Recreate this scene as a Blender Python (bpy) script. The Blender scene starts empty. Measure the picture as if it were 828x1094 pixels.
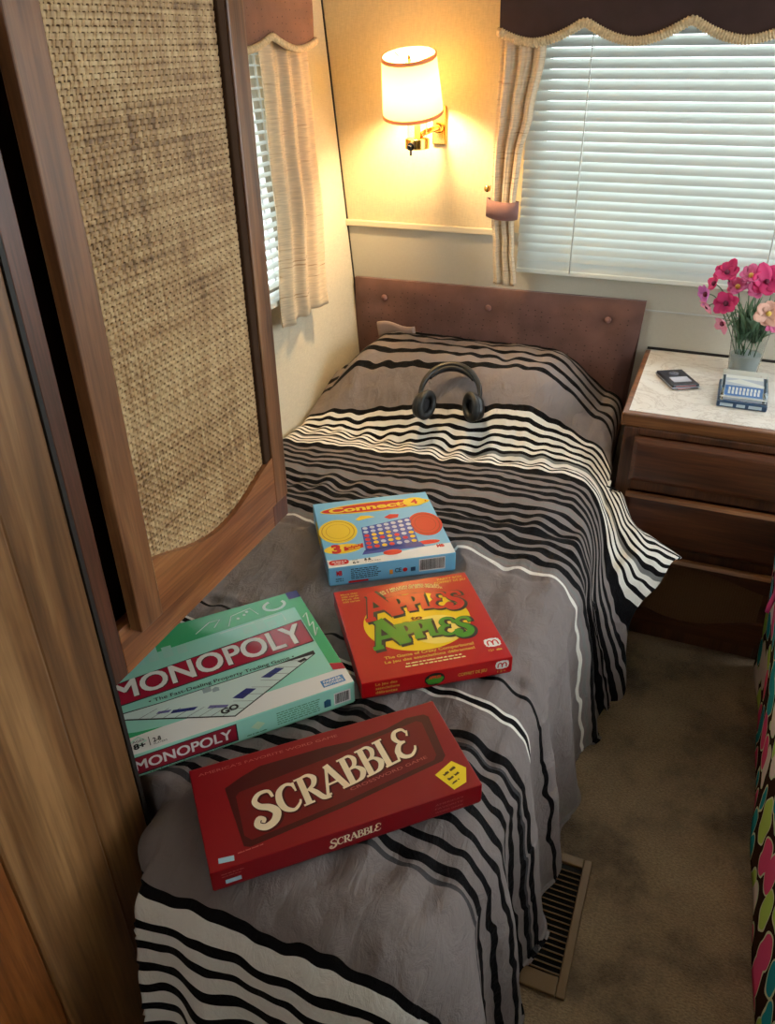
import bpy, bmesh, math, random
from mathutils import Vector, Matrix, noise, Quaternion
PI = math.pi
random.seed(7)
sc = bpy.context.scene
COL = sc.collection

# ------------------------------------------------------------------ helpers
def lin(c):
    return tuple(((v/255)/12.92 if v/255 <= .04045 else ((v/255+.055)/1.055)**2.4) for v in c)

def ss(a, b, x):
    t = min(1, max(0, (x-a)/(b-a))); return t*t*(3-2*t)

def pn(x, y, z=0.0):
    return noise.noise(Vector((x, y, z)))

class MB:
    """collects shapes into one mesh"""
    def __init__(s): s.v = []; s.f = []
    def add(s, vs, fs):
        o = len(s.v); s.v += [tuple(v) for v in vs]; s.f += [tuple(i+o for i in f) for f in fs]; return s
    def box(s, x0, x1, y0, y1, z0, z1, M=None):
        vs = [Vector(p) for p in ((x0,y0,z0),(x1,y0,z0),(x1,y1,z0),(x0,y1,z0),(x0,y0,z1),(x1,y0,z1),(x1,y1,z1),(x0,y1,z1))]
        if M is not None: vs = [M @ v for v in vs]
        return s.add(vs, [(0,3,2,1),(4,5,6,7),(0,1,5,4),(1,2,6,5),(2,3,7,6),(3,0,4,7)])
    def prism(s, pts, axis, a, b):
        """polygon pts (2d, ccw) extruded along axis from a to b; axis 'x': pts=(y,z), 'y': (x,z), 'z': (x,y)"""
        n = len(pts)
        def P(p, h):
            return {'x': (h, p[0], p[1]), 'y': (p[0], h, p[1]), 'z': (p[0], p[1], h)}[axis]
        vs = [P(p, a) for p in pts] + [P(p, b) for p in pts]
        fs = [tuple(range(n))[::-1], tuple(range(n, 2*n))]
        fs += [(i, (i+1) % n, n+(i+1) % n, n+i) for i in range(n)]
        return s.add(vs, fs)
    def tube(s, pts, r, n=10, cap=True, closed=False, flat=1.0, up=None):
        """tube along 3d points, r number or list"""
        pts = [Vector(p) for p in pts]; m = len(pts)
        rr = r if isinstance(r, (list, tuple)) else [r]*m
        vs = []; prev = None
        for i, p in enumerate(pts):
            if closed: t = pts[(i+1) % m]-pts[i-1]
            else: t = pts[min(i+1, m-1)]-pts[max(i-1, 0)]
            t.normalize()
            if prev is None:
                a = Vector(up) if up else (Vector((0,0,1)) if abs(t.z) < .9 else Vector((1,0,0)))
            else: a = prev
            b = t.cross(a)
            if b.length < 1e-6: b = t.cross(Vector((.3,.5,.8)))
            b.normalize(); a = b.cross(t); a.normalize(); prev = a
            for k in range(n):
                th = 2*PI*k/n
                vs.append(p + a*(math.cos(th)*rr[i]) + b*(math.sin(th)*rr[i]*flat))
        fs = []
        for i in range(m if closed else m-1):
            j = (i+1) % m
            for k in range(n):
                k2 = (k+1) % n
                fs.append((i*n+k, i*n+k2, j*n+k2, j*n+k))
        if cap and not closed:
            fs.append(tuple(range(n))[::-1]); fs.append(tuple((m-1)*n+k for k in range(n)))
        return s.add(vs, fs)
    def lathe(s, prof, n=32, M=None, close=False):
        """prof: list of (r,z) revolved about z"""
        vs = []
        for r, z in prof:
            for k in range(n):
                v = Vector((r*math.cos(2*PI*k/n), r*math.sin(2*PI*k/n), z))
                vs.append(M @ v if M is not None else v)
        m = len(prof); fs = []
        for i in range(m if close else m-1):
            j = (i+1) % m
            for k in range(n):
                k2 = (k+1) % n
                fs.append((i*n+k, i*n+k2, j*n+k2, j*n+k))
        return s.add(vs, fs)
    def disc(s, c, r, n=24, z=None, rx=None, ry=None):
        rx = rx or r; ry = ry or r
        return s.add([(c[0]+rx*math.cos(2*PI*k/n), c[1]+ry*math.sin(2*PI*k/n), c[2]) for k in range(n)], [tuple(range(n))])
    def sphere(s, c, r, n=12, m=8, M=None, sx=1, sy=1, sz=1):
        prof = [(max(1e-5, r*math.sin(PI*i/m)), -r*math.cos(PI*i/m)) for i in range(m+1)]
        T = Matrix.Translation(Vector(c)) @ (M if M is not None else Matrix.Identity(4)) @ Matrix.Diagonal((sx, sy, sz, 1))
        return s.lathe(prof, n, T)
    def grid(s, P, nu, nv, closed_u=False):
        vs = [P(i, j) for j in range(nv) for i in range(nu)]
        fs = [(j*nu+i, j*nu+(i+1) % nu, (j+1)*nu+(i+1) % nu, (j+1)*nu+i) for j in range(nv-1) for i in range(nu if closed_u else nu-1)]
        return s.add(vs, fs)
    def build(s, name, m, parent=None, smooth=False, bevel=0, solid=0, label=None, kind=None, auto=None, fix=True):
        me = bpy.data.meshes.new(name); me.from_pydata(s.v, [], s.f); me.update()
        if fix:
            bm = bmesh.new(); bm.from_mesh(me); bmesh.ops.recalc_face_normals(bm, faces=bm.faces); bm.to_mesh(me); bm.free()
        if m is not None:
            me.materials.append(m)
        o = bpy.data.objects.new(name, me); COL.objects.link(o)
        if parent is not None: o.parent = parent
        if smooth:
            for p in me.polygons: p.use_smooth = True
            if auto:
                try: me.set_sharp_from_angle(angle=math.radians(auto))
                except Exception: pass
        if solid:
            d = o.modifiers.new('thick', 'SOLIDIFY'); d.thickness = solid; d.offset = 0
        if bevel:
            d = o.modifiers.new('bev', 'BEVEL'); d.width = bevel; d.segments = 2; d.limit_method = 'ANGLE'; d.angle_limit = math.radians(40)
        if label: o['label'] = label
        if kind: o['kind'] = kind
        return o

def thing(name, label, cat, loc=(0,0,0), rz=0, group=None, rot=None):
    o = bpy.data.objects.new(name, None); COL.objects.link(o)
    o.empty_display_size = .05
    o.location = loc; o.rotation_euler = rot if rot else (0, 0, rz)
    o['label'] = label; o['category'] = cat
    if group: o['group'] = group
    return o

def tag(o, label, cat, group=None):
    o['label'] = label; o['category'] = cat
    if group: o['group'] = group
    return o

def struct(o):
    o['kind'] = 'structure'; return o

# ------------------------------------------------------------------ materials
def newmat(name):
    m = bpy.data.materials.new(name); m.use_nodes = True
    nt = m.node_tree; return m, nt, nt.nodes['Principled BSDF']

def N(nt, typ, **kw):
    n = nt.nodes.new(typ)
    for k, v in kw.items():
        if k in ('operation', 'blend_type', 'data_type', 'feature', 'wave_type', 'bands_direction', 'interpolation', 'noise_dimensions', 'distance', 'wave_profile'): setattr(n, k, v)
        else: n.inputs[k].default_value = v
    return n

def ramp(nt, stops, interp='LINEAR'):
    r = nt.nodes.new('ShaderNodeValToRGB'); cr = r.color_ramp; cr.interpolation = interp
    e = cr.elements
    while len(e) < len(stops): e.new(.5)
    for i, (p, c) in enumerate(stops):
        e[i].position = p; e[i].color = (*c[:3], 1)
    return r

def coords(nt, scale=(1,1,1), which='Object', rot=(0,0,0)):
    tc = nt.nodes.new('ShaderNodeTexCoord'); mp = nt.nodes.new('ShaderNodeMapping')
    mp.inputs['Scale'].default_value = scale; mp.inputs['Rotation'].default_value = rot
    nt.links.new(tc.outputs[which], mp.inputs['Vector']); return mp.outputs['Vector']

def bump(nt, b, h, strength=.3, dist=.002):
    n = nt.nodes.new('ShaderNodeBump'); n.inputs['Strength'].default_value = strength; n.inputs['Distance'].default_value = dist
    nt.links.new(h, n.inputs['Height']); nt.links.new(n.outputs['Normal'], b.inputs['Normal'])

def plain(name, rgb, rough=.5, metal=0, spec=.5, var=0, vscale=20, coat=0, sheen=0):
    m, nt, b = newmat(name)
    c = lin(rgb); b.inputs['Base Color'].default_value = (*c, 1)
    b.inputs['Roughness'].default_value = rough; b.inputs['Metallic'].default_value = metal
    b.inputs['Specular IOR Level'].default_value = spec
    b.inputs['Coat Weight'].default_value = coat
    b.inputs['Coat Roughness'].default_value = .12
    b.inputs['Sheen Weight'].default_value = sheen
    if var:
        n = N(nt, 'ShaderNodeTexNoise', Scale=vscale, Detail=4)
        nt.links.new(coords(nt), n.inputs['Vector'])
        r = ramp(nt, [(.3, tuple(v*(1-var) for v in c)), (.7, tuple(min(1, v*(1+var)) for v in c))])
        nt.links.new(n.outputs['Fac'], r.inputs['Fac']); nt.links.new(r.outputs['Color'], b.inputs['Base Color'])
    return m

def wood(name, dark, mid, light, axis='z', rough=.38, scale=1.0, knots=False, coat=.25):
    m, nt, b = newmat(name)
    s = [26*scale, 26*scale, 26*scale]; s['xyz'.index(axis)] = 2.2*scale
    v = coords(nt, tuple(s))
    n1 = N(nt, 'ShaderNodeTexNoise', Scale=1.0, Detail=5, Roughness=.6, Distortion=.5)
    nt.links.new(v, n1.inputs['Vector'])
    r = ramp(nt, [(.28, lin(dark)), (.5, lin(mid)), (.74, lin(light))])
    nt.links.new(n1.outputs['Fac'], r.inputs['Fac'])
    s2 = [260*scale]*3; s2['xyz'.index(axis)] = 9*scale
    v2 = coords(nt, tuple(s2)); n2 = N(nt, 'ShaderNodeTexNoise', Scale=1.0, Detail=3)
    nt.links.new(v2, n2.inputs['Vector'])
    r2 = ramp(nt, [(.35, (.62,.6,.58)), (.6, (1,1,1))]); nt.links.new(n2.outputs['Fac'], r2.inputs['Fac'])
    mx = N(nt, 'ShaderNodeMixRGB', blend_type='MULTIPLY', Fac=.8)
    nt.links.new(r.outputs['Color'], mx.inputs[1]); nt.links.new(r2.outputs['Color'], mx.inputs[2])
    last = mx.outputs['Color']
    if knots:
        s3 = [3.2]*3; s3['xyz'.index(axis)] = 1.3
        v3 = coords(nt, tuple(s3)); vo = N(nt, 'ShaderNodeTexVoronoi', Scale=1.9, Randomness=1.0)
        nt.links.new(v3, vo.inputs['Vector'])
        r3 = ramp(nt, [(.03, (.18,.13,.1)), (.085, (.5,.42,.36)), (.16, (1,1,1))]); nt.links.new(vo.outputs['Distance'], r3.inputs['Fac'])
        mx2 = N(nt, 'ShaderNodeMixRGB', blend_type='MULTIPLY', Fac=.9)
        nt.links.new(last, mx2.inputs[1]); nt.links.new(r3.outputs['Color'], mx2.inputs[2]); last = mx2.outputs['Color']
    nt.links.new(last, b.inputs['Base Color'])
    b.inputs['Roughness'].default_value = rough; b.inputs['Coat Weight'].default_value = coat; b.inputs['Coat Roughness'].default_value = .25
    bump(nt, b, n2.outputs['Fac'], .15, .0008)
    return m

def fabric_specks(name, base, speck, rough=.85):
    """upholstery with small woven tufts in a staggered pattern"""
    m, nt, b = newmat(name)
    v = coords(nt, (1,1,1))
    vo = N(nt, 'ShaderNodeTexVoronoi', Scale=44.0, Randomness=.3); nt.links.new(coords(nt, (1,1,1.5)), vo.inputs['Vector'])
    r = ramp(nt, [(.07, (1,1,1)), (.13, (0,0,0))]); nt.links.new(vo.outputs['Distance'], r.inputs['Fac'])
    n = N(nt, 'ShaderNodeTexNoise', Scale=14.0, Detail=5); nt.links.new(v, n.inputs['Vector'])
    c = lin(base); r2 = ramp(nt, [(.3, tuple(x*.82 for x in c)), (.7, tuple(x*1.18 for x in c))]); nt.links.new(n.outputs['Fac'], r2.inputs['Fac'])
    mx = N(nt, 'ShaderNodeMixRGB', blend_type='MIX'); nt.links.new(r.outputs['Color'], mx.inputs[0])
    nt.links.new(r2.outputs['Color'], mx.inputs[1]); mx.inputs[2].default_value = (*lin(speck), 1)
    nt.links.new(mx.outputs['Color'], b.inputs['Base Color'])
    b.inputs['Roughness'].default_value = rough; b.inputs['Sheen Weight'].default_value = .2; b.inputs['Specular IOR Level'].default_value = .2
    n3 = N(nt, 'ShaderNodeTexNoise', Scale=420.0, Detail=2); nt.links.new(v, n3.inputs['Vector'])
    bump(nt, b, n3.outputs['Fac'], .25, .001)
    return m

def wallpaper(name, rgb, rough=.75, weave=.12):
    m, nt, b = newmat(name); c = lin(rgb)
    n = N(nt, 'ShaderNodeTexNoise', Scale=1.0, Detail=4); nt.links.new(coords(nt, (60,60,500)), n.inputs['Vector'])
    n2 = N(nt, 'ShaderNodeTexNoise', Scale=1.0, Detail=4); nt.links.new(coords(nt, (500,500,60)), n2.inputs['Vector'])
    ad = N(nt, 'ShaderNodeMath', operation='ADD'); nt.links.new(n.outputs['Fac'], ad.inputs[0]); nt.links.new(n2.outputs['Fac'], ad.inputs[1])
    mu = N(nt, 'ShaderNodeMath', operation='MULTIPLY'); nt.links.new(ad.outputs[0], mu.inputs[0]); mu.inputs[1].default_value = .5
    r = ramp(nt, [(.35, tuple(x*(1-weave) for x in c)), (.65, tuple(min(1, x*(1+weave*.6)) for x in c))])
    nt.links.new(mu.outputs[0], r.inputs['Fac']); nt.links.new(r.outputs['Color'], b.inputs['Base Color'])
    b.inputs['Roughness'].default_value = rough; b.inputs['Specular IOR Level'].default_value = .25
    bump(nt, b, mu.outputs[0], .12, .001)
    return m

def slub(name, base, thread):
    """cream slub-weave curtain with fine brown horizontal threads, lets some light through"""
    m, nt, b = newmat(name)
    n = N(nt, 'ShaderNodeTexNoise', Scale=1.0, Detail=2); nt.links.new(coords(nt, (9,9,230)), n.inputs['Vector'])
    r = ramp(nt, [(.63, (0,0,0)), (.76, (1,1,1))]); nt.links.new(n.outputs['Fac'], r.inputs['Fac'])
    n1 = N(nt, 'ShaderNodeTexNoise', Scale=1.0, Detail=2); nt.links.new(coords(nt, (30,30,420)), n1.inputs['Vector'])
    c = lin(base); r1 = ramp(nt, [(.3, tuple(x*.85 for x in c)), (.7, tuple(min(1, x*1.1) for x in c))]); nt.links.new(n1.outputs['Fac'], r1.inputs['Fac'])
    mx = N(nt, 'ShaderNodeMixRGB', blend_type='MIX'); nt.links.new(r.outputs['Color'], mx.inputs[0]); nt.links.new(r1.outputs['Color'], mx.inputs[1])
    mx.inputs[2].default_value = (*lin(thread), 1)
    nt.links.new(mx.outputs['Color'], b.inputs['Base Color']); b.inputs['Roughness'].default_value = .85; b.inputs['Specular IOR Level'].default_value = .15
    tr = nt.nodes.new('ShaderNodeBsdfTranslucent'); nt.links.new(mx.outputs['Color'], tr.inputs['Color'])
    ms = nt.nodes.new('ShaderNodeMixShader'); ms.inputs[0].default_value = .3
    out = nt.nodes['Material Output']
    nt.links.new(b.outputs[0], ms.inputs[1]); nt.links.new(tr.outputs[0], ms.inputs[2]); nt.links.new(ms.outputs[0], out.inputs['Surface'])
    return m

def translucent(name, rgb, fac=.4, rough=.5):
    m, nt, b = newmat(name); c = lin(rgb); b.inputs['Base Color'].default_value = (*c, 1); b.inputs['Roughness'].default_value = rough
    tr = nt.nodes.new('ShaderNodeBsdfTranslucent'); tr.inputs['Color'].default_value = (*c, 1)
    ms = nt.nodes.new('ShaderNodeMixShader'); ms.inputs[0].default_value = fac
    nt.links.new(b.outputs[0], ms.inputs[1]); nt.links.new(tr.outputs[0], ms.inputs[2]); nt.links.new(ms.outputs[0], nt.nodes['Material Output'].inputs['Surface'])
    return m

def glass(name, rgb=(240,245,245), rough=.02, ior=1.45):
    m, nt, b = newmat(name); b.inputs['Base Color'].default_value = (*lin(rgb), 1)
    b.inputs['Transmission Weight'].default_value = 1; b.inputs['Roughness'].default_value = rough; b.inputs['IOR'].default_value = ior
    return m

def emit(name, rgb, strength):
    m, nt, b = newmat(name); b.inputs['Emission Color'].default_value = (*rgb, 1); b.inputs['Emission Strength'].default_value = strength
    b.inputs['Base Color'].default_value = (.8,.8,.8,1)
    return m

M = {}
M['cream'] = wallpaper('cream wallcovering', (214,197,160))
M['cream_left'] = wallpaper('cream left wallcovering', (204,196,174))
M['lower'] = wallpaper('pale lower panel', (188,182,166), weave=.05)
M['white_trim'] = plain('ivory trim', (222,208,176), .45)
M['black_strip'] = plain('black gap strip', (26,20,16), .6)
M['ceiling'] = plain('ceiling panel', (205,198,180), .8)
M['oak'] = wood('oak stain', (92,56,32), (140,92,56), (178,130,86), 'z')
M['oak_y'] = wood('oak stain rail', (104,58,30), (156,96,54), (190,134,84), 'y')
M['oak_x'] = wood('oak edge', (84,48,22), (126,78,42), (158,104,60), 'x')
M['walnut'] = wood('dark red stile', (62,34,22), (92,54,36), (122,74,50), 'z')
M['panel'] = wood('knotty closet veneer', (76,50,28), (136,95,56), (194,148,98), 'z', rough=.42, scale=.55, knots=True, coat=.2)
M['orange_board'] = wood('orange-toned board', (104,56,20), (140,80,34), (164,100,46), 'z', rough=.4)
M['drawer'] = wood('drawer stain', (58,30,16), (88,48,28), (112,66,38), 'x', rough=.35, coat=.4)
M['carcass'] = wood('nightstand stain', (58,32,18), (88,52,30), (112,68,40), 'z')
M['edge_dark'] = plain('shaded rebate', (66,46,32), .8, spec=.1)  # painted-in shade of the door slot; also bead and cabinet body
M['cane'] = plain('woven cane', (176,146,100), .55, var=.22, vscale=60)
M['cane_dark'] = plain('cane backing', (120,88,52), .8)
M['upholstery'] = fabric_specks('mauve tufted upholstery', (112,80,72), (66,44,40))
M['upholstery_shaded'] = fabric_specks('mauve tufted fabric in painted shade', (60,41,37), (36,25,22))  # same fabric as above, darkened to paint in the unlit side
M['braid'] = plain('gold braid', (206,182,142), .8, var=.25, vscale=160)
M['curtain'] = slub('slub curtain', (226,208,178), (168,134,98))
M['mauve_band'] = plain('mauve tie band', (140,100,92), .85)
M['slat'] = translucent('blind slat', (202,208,202), .05, .4)
M['blindrail'] = plain('blind rail', (214,218,208), .4)
M['cord'] = plain('blind cord', (196,200,194), .8)
M['winframe'] = plain('window frame', (190,190,184), .4)
M['glass'] = glass('window glass', (250,252,252), 0, 1.02)
M['brass'] = plain('brass', (214,168,84), .2, 1)
M['shade'] = translucent('lamp shade', (250,236,200), .55, .8)
M['shadetrim'] = translucent('shade trim', (196,152,112), .35, .7)
M['bulb'] = emit('bulb', (1.0,.70,.36), 430)
M['chimney'] = glass('clear chimney', (250,248,240), .02, 1.1)
M['carpet'] = None
M['marble'] = None
M['white_print'] = plain('white ink', (236,234,228), .45)
M['black_print'] = plain('black ink', (22,22,24), .45)
M['black_plastic'] = plain('black plastic', (9,9,10), .35)
M['black_soft'] = plain('black leatherette', (12,12,13), .55, var=.2)
M['steel'] = plain('silver metal', (170,172,176), .3, 1)

# carpet
m, nt, b = newmat('brown carpet')
n1 = N(nt, 'ShaderNodeTexNoise', Scale=5.0, Detail=5, Roughness=.6); nt.links.new(coords(nt), n1.inputs['Vector'])
n2 = N(nt, 'ShaderNodeTexNoise', Scale=1.0, Detail=4, Roughness=.7); nt.links.new(coords(nt, (160,330,200)), n2.inputs['Vector'])
mul = N(nt, 'ShaderNodeMixRGB', blend_type='MULTIPLY', Fac=1)
r1 = ramp(nt, [(.33, lin((88,70,50))), (.52, lin((152,126,95))), (.72, lin((172,146,112)))]); nt.links.new(n1.outputs['Fac'], r1.inputs['Fac'])
r2 = ramp(nt, [(.3, (.45,.43,.41)), (.6, (1,1,1))]); nt.links.new(n2.outputs['Fac'], r2.inputs['Fac'])
nt.links.new(r1.outputs['Color'], mul.inputs[1]); nt.links.new(r2.outputs['Color'], mul.inputs[2]); nt.links.new(mul.outputs['Color'], b.inputs['Base Color'])
b.inputs['Roughness'].default_value = .95; b.inputs['Specular IOR Level'].default_value = .1; b.inputs['Sheen Weight'].default_value = .3
bump(nt, b, n2.outputs['Fac'], .7, .006)
M['carpet'] = m

# marble laminate
m, nt, b = newmat('marble laminate')
n1 = N(nt, 'ShaderNodeTexNoise', Scale=5.0, Detail=9, Roughness=.7, Distortion=2.2); nt.links.new(coords(nt, (1,1.6,1)), n1.inputs['Vector'])
r1 = ramp(nt, [(.30, lin((205,198,186))), (.465, lin((216,210,200))), (.495, lin((186,176,164))), (.52, lin((214,208,198))), (.75, lin((224,220,212)))])
nt.links.new(n1.outputs['Fac'], r1.inputs['Fac']); nt.links.new(r1.outputs['Color'], b.inputs['Base Color'])
b.inputs['Roughness'].default_value = .3
M['marble'] = m

# polka blanket
m, nt, b = newmat('dotted fleece')
v = coords(nt, (0.6,15.5,10.5))
nw = N(nt, 'ShaderNodeTexNoise', Scale=2.2, Detail=1); nt.links.new(coords(nt, (7,7,7)), nw.inputs['Vector'])
mxv = N(nt, 'ShaderNodeMixRGB', blend_type='ADD', Fac=.55); nt.links.new(v, mxv.inputs[1]); nt.links.new(nw.outputs['Color'], mxv.inputs[2])
vo = N(nt, 'ShaderNodeTexVoronoi', Scale=1.0, Randomness=.62); nt.links.new(mxv.outputs['Color'], vo.inputs['Vector'])
cs = nt.nodes.new('ShaderNodeSeparateColor'); nt.links.new(vo.outputs['Color'], cs.inputs[0])
pal = ramp(nt, [(0, lin((40,150,160))), (.3, lin((228,84,128))), (.52, lin((184,212,100))), (.72, lin((46,156,162))), (.86, lin((232,216,206)))], 'CONSTANT')
nt.links.new(cs.outputs[0], pal.inputs['Fac'])
ed = ramp(nt, [(0, (0,0,0)), (.49, (1,1,1))], 'CONSTANT'); nt.links.new(vo.outputs['Distance'], ed.inputs['Fac'])
ed2 = ramp(nt, [(0, (0,0,0)), (.54, (1,1,1))], 'CONSTANT'); nt.links.new(vo.outputs['Distance'], ed2.inputs['Fac'])
mA = N(nt, 'ShaderNodeMixRGB', blend_type='MIX'); nt.links.new(ed.outputs['Color'], mA.inputs[0]); nt.links.new(pal.outputs['Color'], mA.inputs[1]); mA.inputs[2].default_value = (*lin((214,218,178)), 1)
mB = N(nt, 'ShaderNodeMixRGB', blend_type='MIX'); nt.links.new(ed2.outputs['Color'], mB.inputs[0]); nt.links.new(mA.outputs['Color'], mB.inputs[1]); mB.inputs[2].default_value = (*lin((52,32,22)), 1)
nt.links.new(mB.outputs['Color'], b.inputs['Base Color']); b.inputs['Roughness'].default_value = .95; b.inputs['Specular IOR Level'].default_value = .03
M['dots'] = m

# ------------------------------------------------------------------ room
H = 2.0           # ceiling height
YB = 2.369        # back wall face
def lx(z): return -1.10 - .0916*(z-.786)      # left wall face (it leans outwards a little)

struct(MB().box(-1.5, 1.5, -1.6, 2.5, -.06, 0).build('floor', M['carpet']))
struct(MB().box(-1.5, 1.5, -1.6, 2.5, H, H+.05).build('ceiling', M['ceiling']))
# back wall with window opening
WX0, WX1, WZ0, WZ1 = -.54, .69, .90, 1.62
w = MB()
w.box(-1.4, WX0, YB, YB+.05, .96, H); w.box(WX1, 1.4, YB, YB+.05, .96, H)
w.box(WX0, WX1, YB, YB+.05, WZ1, H); 
back = struct(w.build('wall_back', M['cream']))
lo = MB(); lo.box(-1.4, 1.4, YB-.001, YB+.05, 0, WZ0); lo.box(-1.4, WX0, YB-.001, YB+.05, WZ0, .96); lo.box(WX1, 1.4, YB-.001, YB+.05, WZ0, .96)
lower = struct(lo.build('wall_back_lower', M['lower']))
struct(MB().box(-1.125, -.575, YB-.012, YB-.001, .949, .968).build('trim_1', M['white_trim'], bevel=.003))
# thin black gap strip in the corner
cs_ = MB(); cs_.add([(lx(z)+dx, YB-dy, z) for z in (.0, H) for dx, dy in ((-.004,.004),(.004,.004),(.004,.0),(-.004,0))], [(0,1,5,4),(1,2,6,5),(2,3,7,6),(3,0,4,7)])
struct(cs_.build('trim_2', M['black_strip']))
struct(MB().box(-.15, .32, YB-.004, YB-.0005, .657, .664).build('trim_3', M['black_strip']))
struct(MB().box(-.172, .9, YB-.0045, YB-.001, .768, .772).build('trim_4', M['winframe']))

# left wall with window opening  y 1.18..1.99, z .86..1.56
LY0, LY1, LZ0, LZ1 = 1.16, 1.96, .845, 1.56
def lwbox(mb, y0, y1, z0, z1, d0=0, d1=-.05):
    vs = []
    for z in (z0, z1):
        vs += [(lx(z)+d1, y0, z), (lx(z)+d0, y0, z), (lx(z)+d0, y1, z), (lx(z)+d1, y1, z)]
    return mb.add(vs, [(0,3,2,1),(4,5,6,7),(0,1,5,4),(1,2,6,5),(2,3,7,6),(3,0,4,7)])
w = MB(); lwbox(w, -1.6, LY0, 0, H); lwbox(w, LY1, YB+.05, 0, H); lwbox(w, LY0, LY1, 0, LZ0); lwbox(w, LY0, LY1, LZ1, H)
struct(w.build('wall_left', M['cream_left']))
# right wall, with an unseen window opening added to let in fill light
w = MB(); RX = 1.25
w.box(RX, RX+.05, -1.6, .85, 0, H); w.box(RX, RX+.05, 2.25, 2.42, 0, H); w.box(RX, RX+.05, .85, 2.25, 0, .80); w.box(RX, RX+.05, .85, 2.25, 1.75, H)
struct(w.build('wall_right', M['cream_left']))

# end wall behind the viewer, with an unseen opening added and sized for fill light
w = MB(); w.box(-1.3, -.45, -1.6, -1.55, 0, H); w.box(.45, RX+.05, -1.6, -1.55, 0, H); w.box(-.45, .45, -1.6, -1.55, 1.62, H); w.box(-.45, .45, -1.6, -1.55, 0, 1.26)
struct(w.build('wall_front', M['cream_left']))
# windows
def win(name, parts_fn):
    e = bpy.data.objects.new(name, None); COL.objects.link(e); e['kind'] = 'structure'; parts_fn(e); return e
def w1(e):
    f = MB(); t = .03
    f.box(WX0, WX0+t, YB+.01, YB+.045, WZ0, WZ1); f.box(WX1-t, WX1, YB+.01, YB+.045, WZ0, WZ1)
    f.box(WX0+t, WX1-t, YB+.01, YB+.045, WZ0, WZ0+t); f.box(WX0+t, WX1-t, YB+.01, YB+.045, WZ1-t, WZ1)
    f.build('window_frame', M['winframe'], e)
    MB().box(WX0+t, WX1-t, YB+.03, YB+.033, WZ0+t, WZ1-t).build('window_pane', M['glass'], e)
win('window_1', w1)
def w2(e):
    f = MB(); t = .025
    for a in ((LY0, LY0+t, LZ0, LZ1), (LY1-t, LY1, LZ0, LZ1), (LY0+t, LY1-t, LZ0, LZ0+t), (LY0+t, LY1-t, LZ1-t, LZ1)): lwbox(f, *a, -.012, -.045)
    f.build('window_frame', M['winframe'], e)
    p = MB(); lwbox(p, LY0+t, LY1-t, LZ0+t, LZ1-t, -.030, -.033); p.build('window_pane', M['glass'], e)
win('window_2', w2)

# ------------------------------------------------------------------ blinds
def slat_mb(mb, a0, a1, c, width, tilt, along, room):
    """one curved slat; along 'x' or 'y'; c=(fixed coord, z); room-side edge is lowered"""
    n = 6; top = []; 
    for i in range(n+1):
        s = (i/n-.5)*width
        crown = .0014*(1-(2*i/n-1)**2)
        # s<0 : room side
        h = s*math.cos(tilt) - crown*math.sin(tilt)*0; z = s*math.sin(tilt)+crown*math.cos(tilt)
        h = s*math.cos(tilt)-crown*math.sin(tilt)
        top.append((h, z))
    vs = []
    for off in (0, -.0004):
        for a in (a0, a1):
            for h, z in top:
                if along == 'x': vs.append((a, c[0]-room*h*-1 if False else c[0]+h*room, c[1]+z+off))
                else: vs.append((c[0]+h*room, a, c[1]+z+off))
    k = n+1; fs = []
    for i in range(n):
        fs.append((i, i+1, k+i+1, k+i)); fs.append((2*k+i, 3*k+i, 3*k+i+1, 2*k+i+1))
    mb.add(vs, fs)

bl = thing('venetian_blind', 'wide pale venetian blind, nearly closed, in the window behind the flowers', 'blind', (0,0,0))
s = MB(); z = .882; BX0, BX1, BY = -.553, .70, 2.337
while z < 1.56:
    slat_mb(s, BX0, BX1, (BY, z), .0255, math.radians(61), 'x', 1); z += .0243
s.build('slats', M['slat'], bl, smooth=True, fix=False)
MB().box(BX0, BX1, BY-.010, BY+.010, .857, .870).build('bottom_rail', M['blindrail'], bl, bevel=.003)
MB().box(BX0, BX1, BY-.018, BY+.016, 1.565, 1.60).build('head_rail', M['blindrail'], bl, bevel=.003)
for cx in (-.395, .118, .60):
    c = MB(); c.tube([(cx, BY-.0125, .865), (cx, BY-.0125, 1.57)], .0020, 6); c.tube([(cx+.001, BY+.0125, .865), (cx+.001, BY+.0125, 1.57)], .0013, 6)
    c.build('ladder_cord', M['cord'], bl, smooth=True)

bl2 = thing('venetian_blind', 'bright open venetian blind in the left window beside the cane door', 'blind', (0,0,0))
s = MB(); z = .868
while z < 1.52:
    slat_mb(s, 1.18, 1.932, (lx(z)+.018, z), .0255, math.radians(8), 'y', -1); z += .0243
s.build('slats', M['slat'], bl2, smooth=True, fix=False)
r = MB(); lwbox(r, 1.18, 1.932, .842, .855, .030, .008); r.build('bottom_rail', M['blindrail'], bl2)
r = MB(); lwbox(r, 1.18, 1.932, 1.52, 1.55, .034, .004); r.build('head_rail', M['blindrail'], bl2)
for cy in (1.90, 1.30):
    c = MB(); c.tube([(lx(.85)+.031, cy, .85), (lx(1.52)+.031, cy, 1.52)], .0013, 6); c.build('ladder_cord', M['cord'], bl2, smooth=True)

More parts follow.
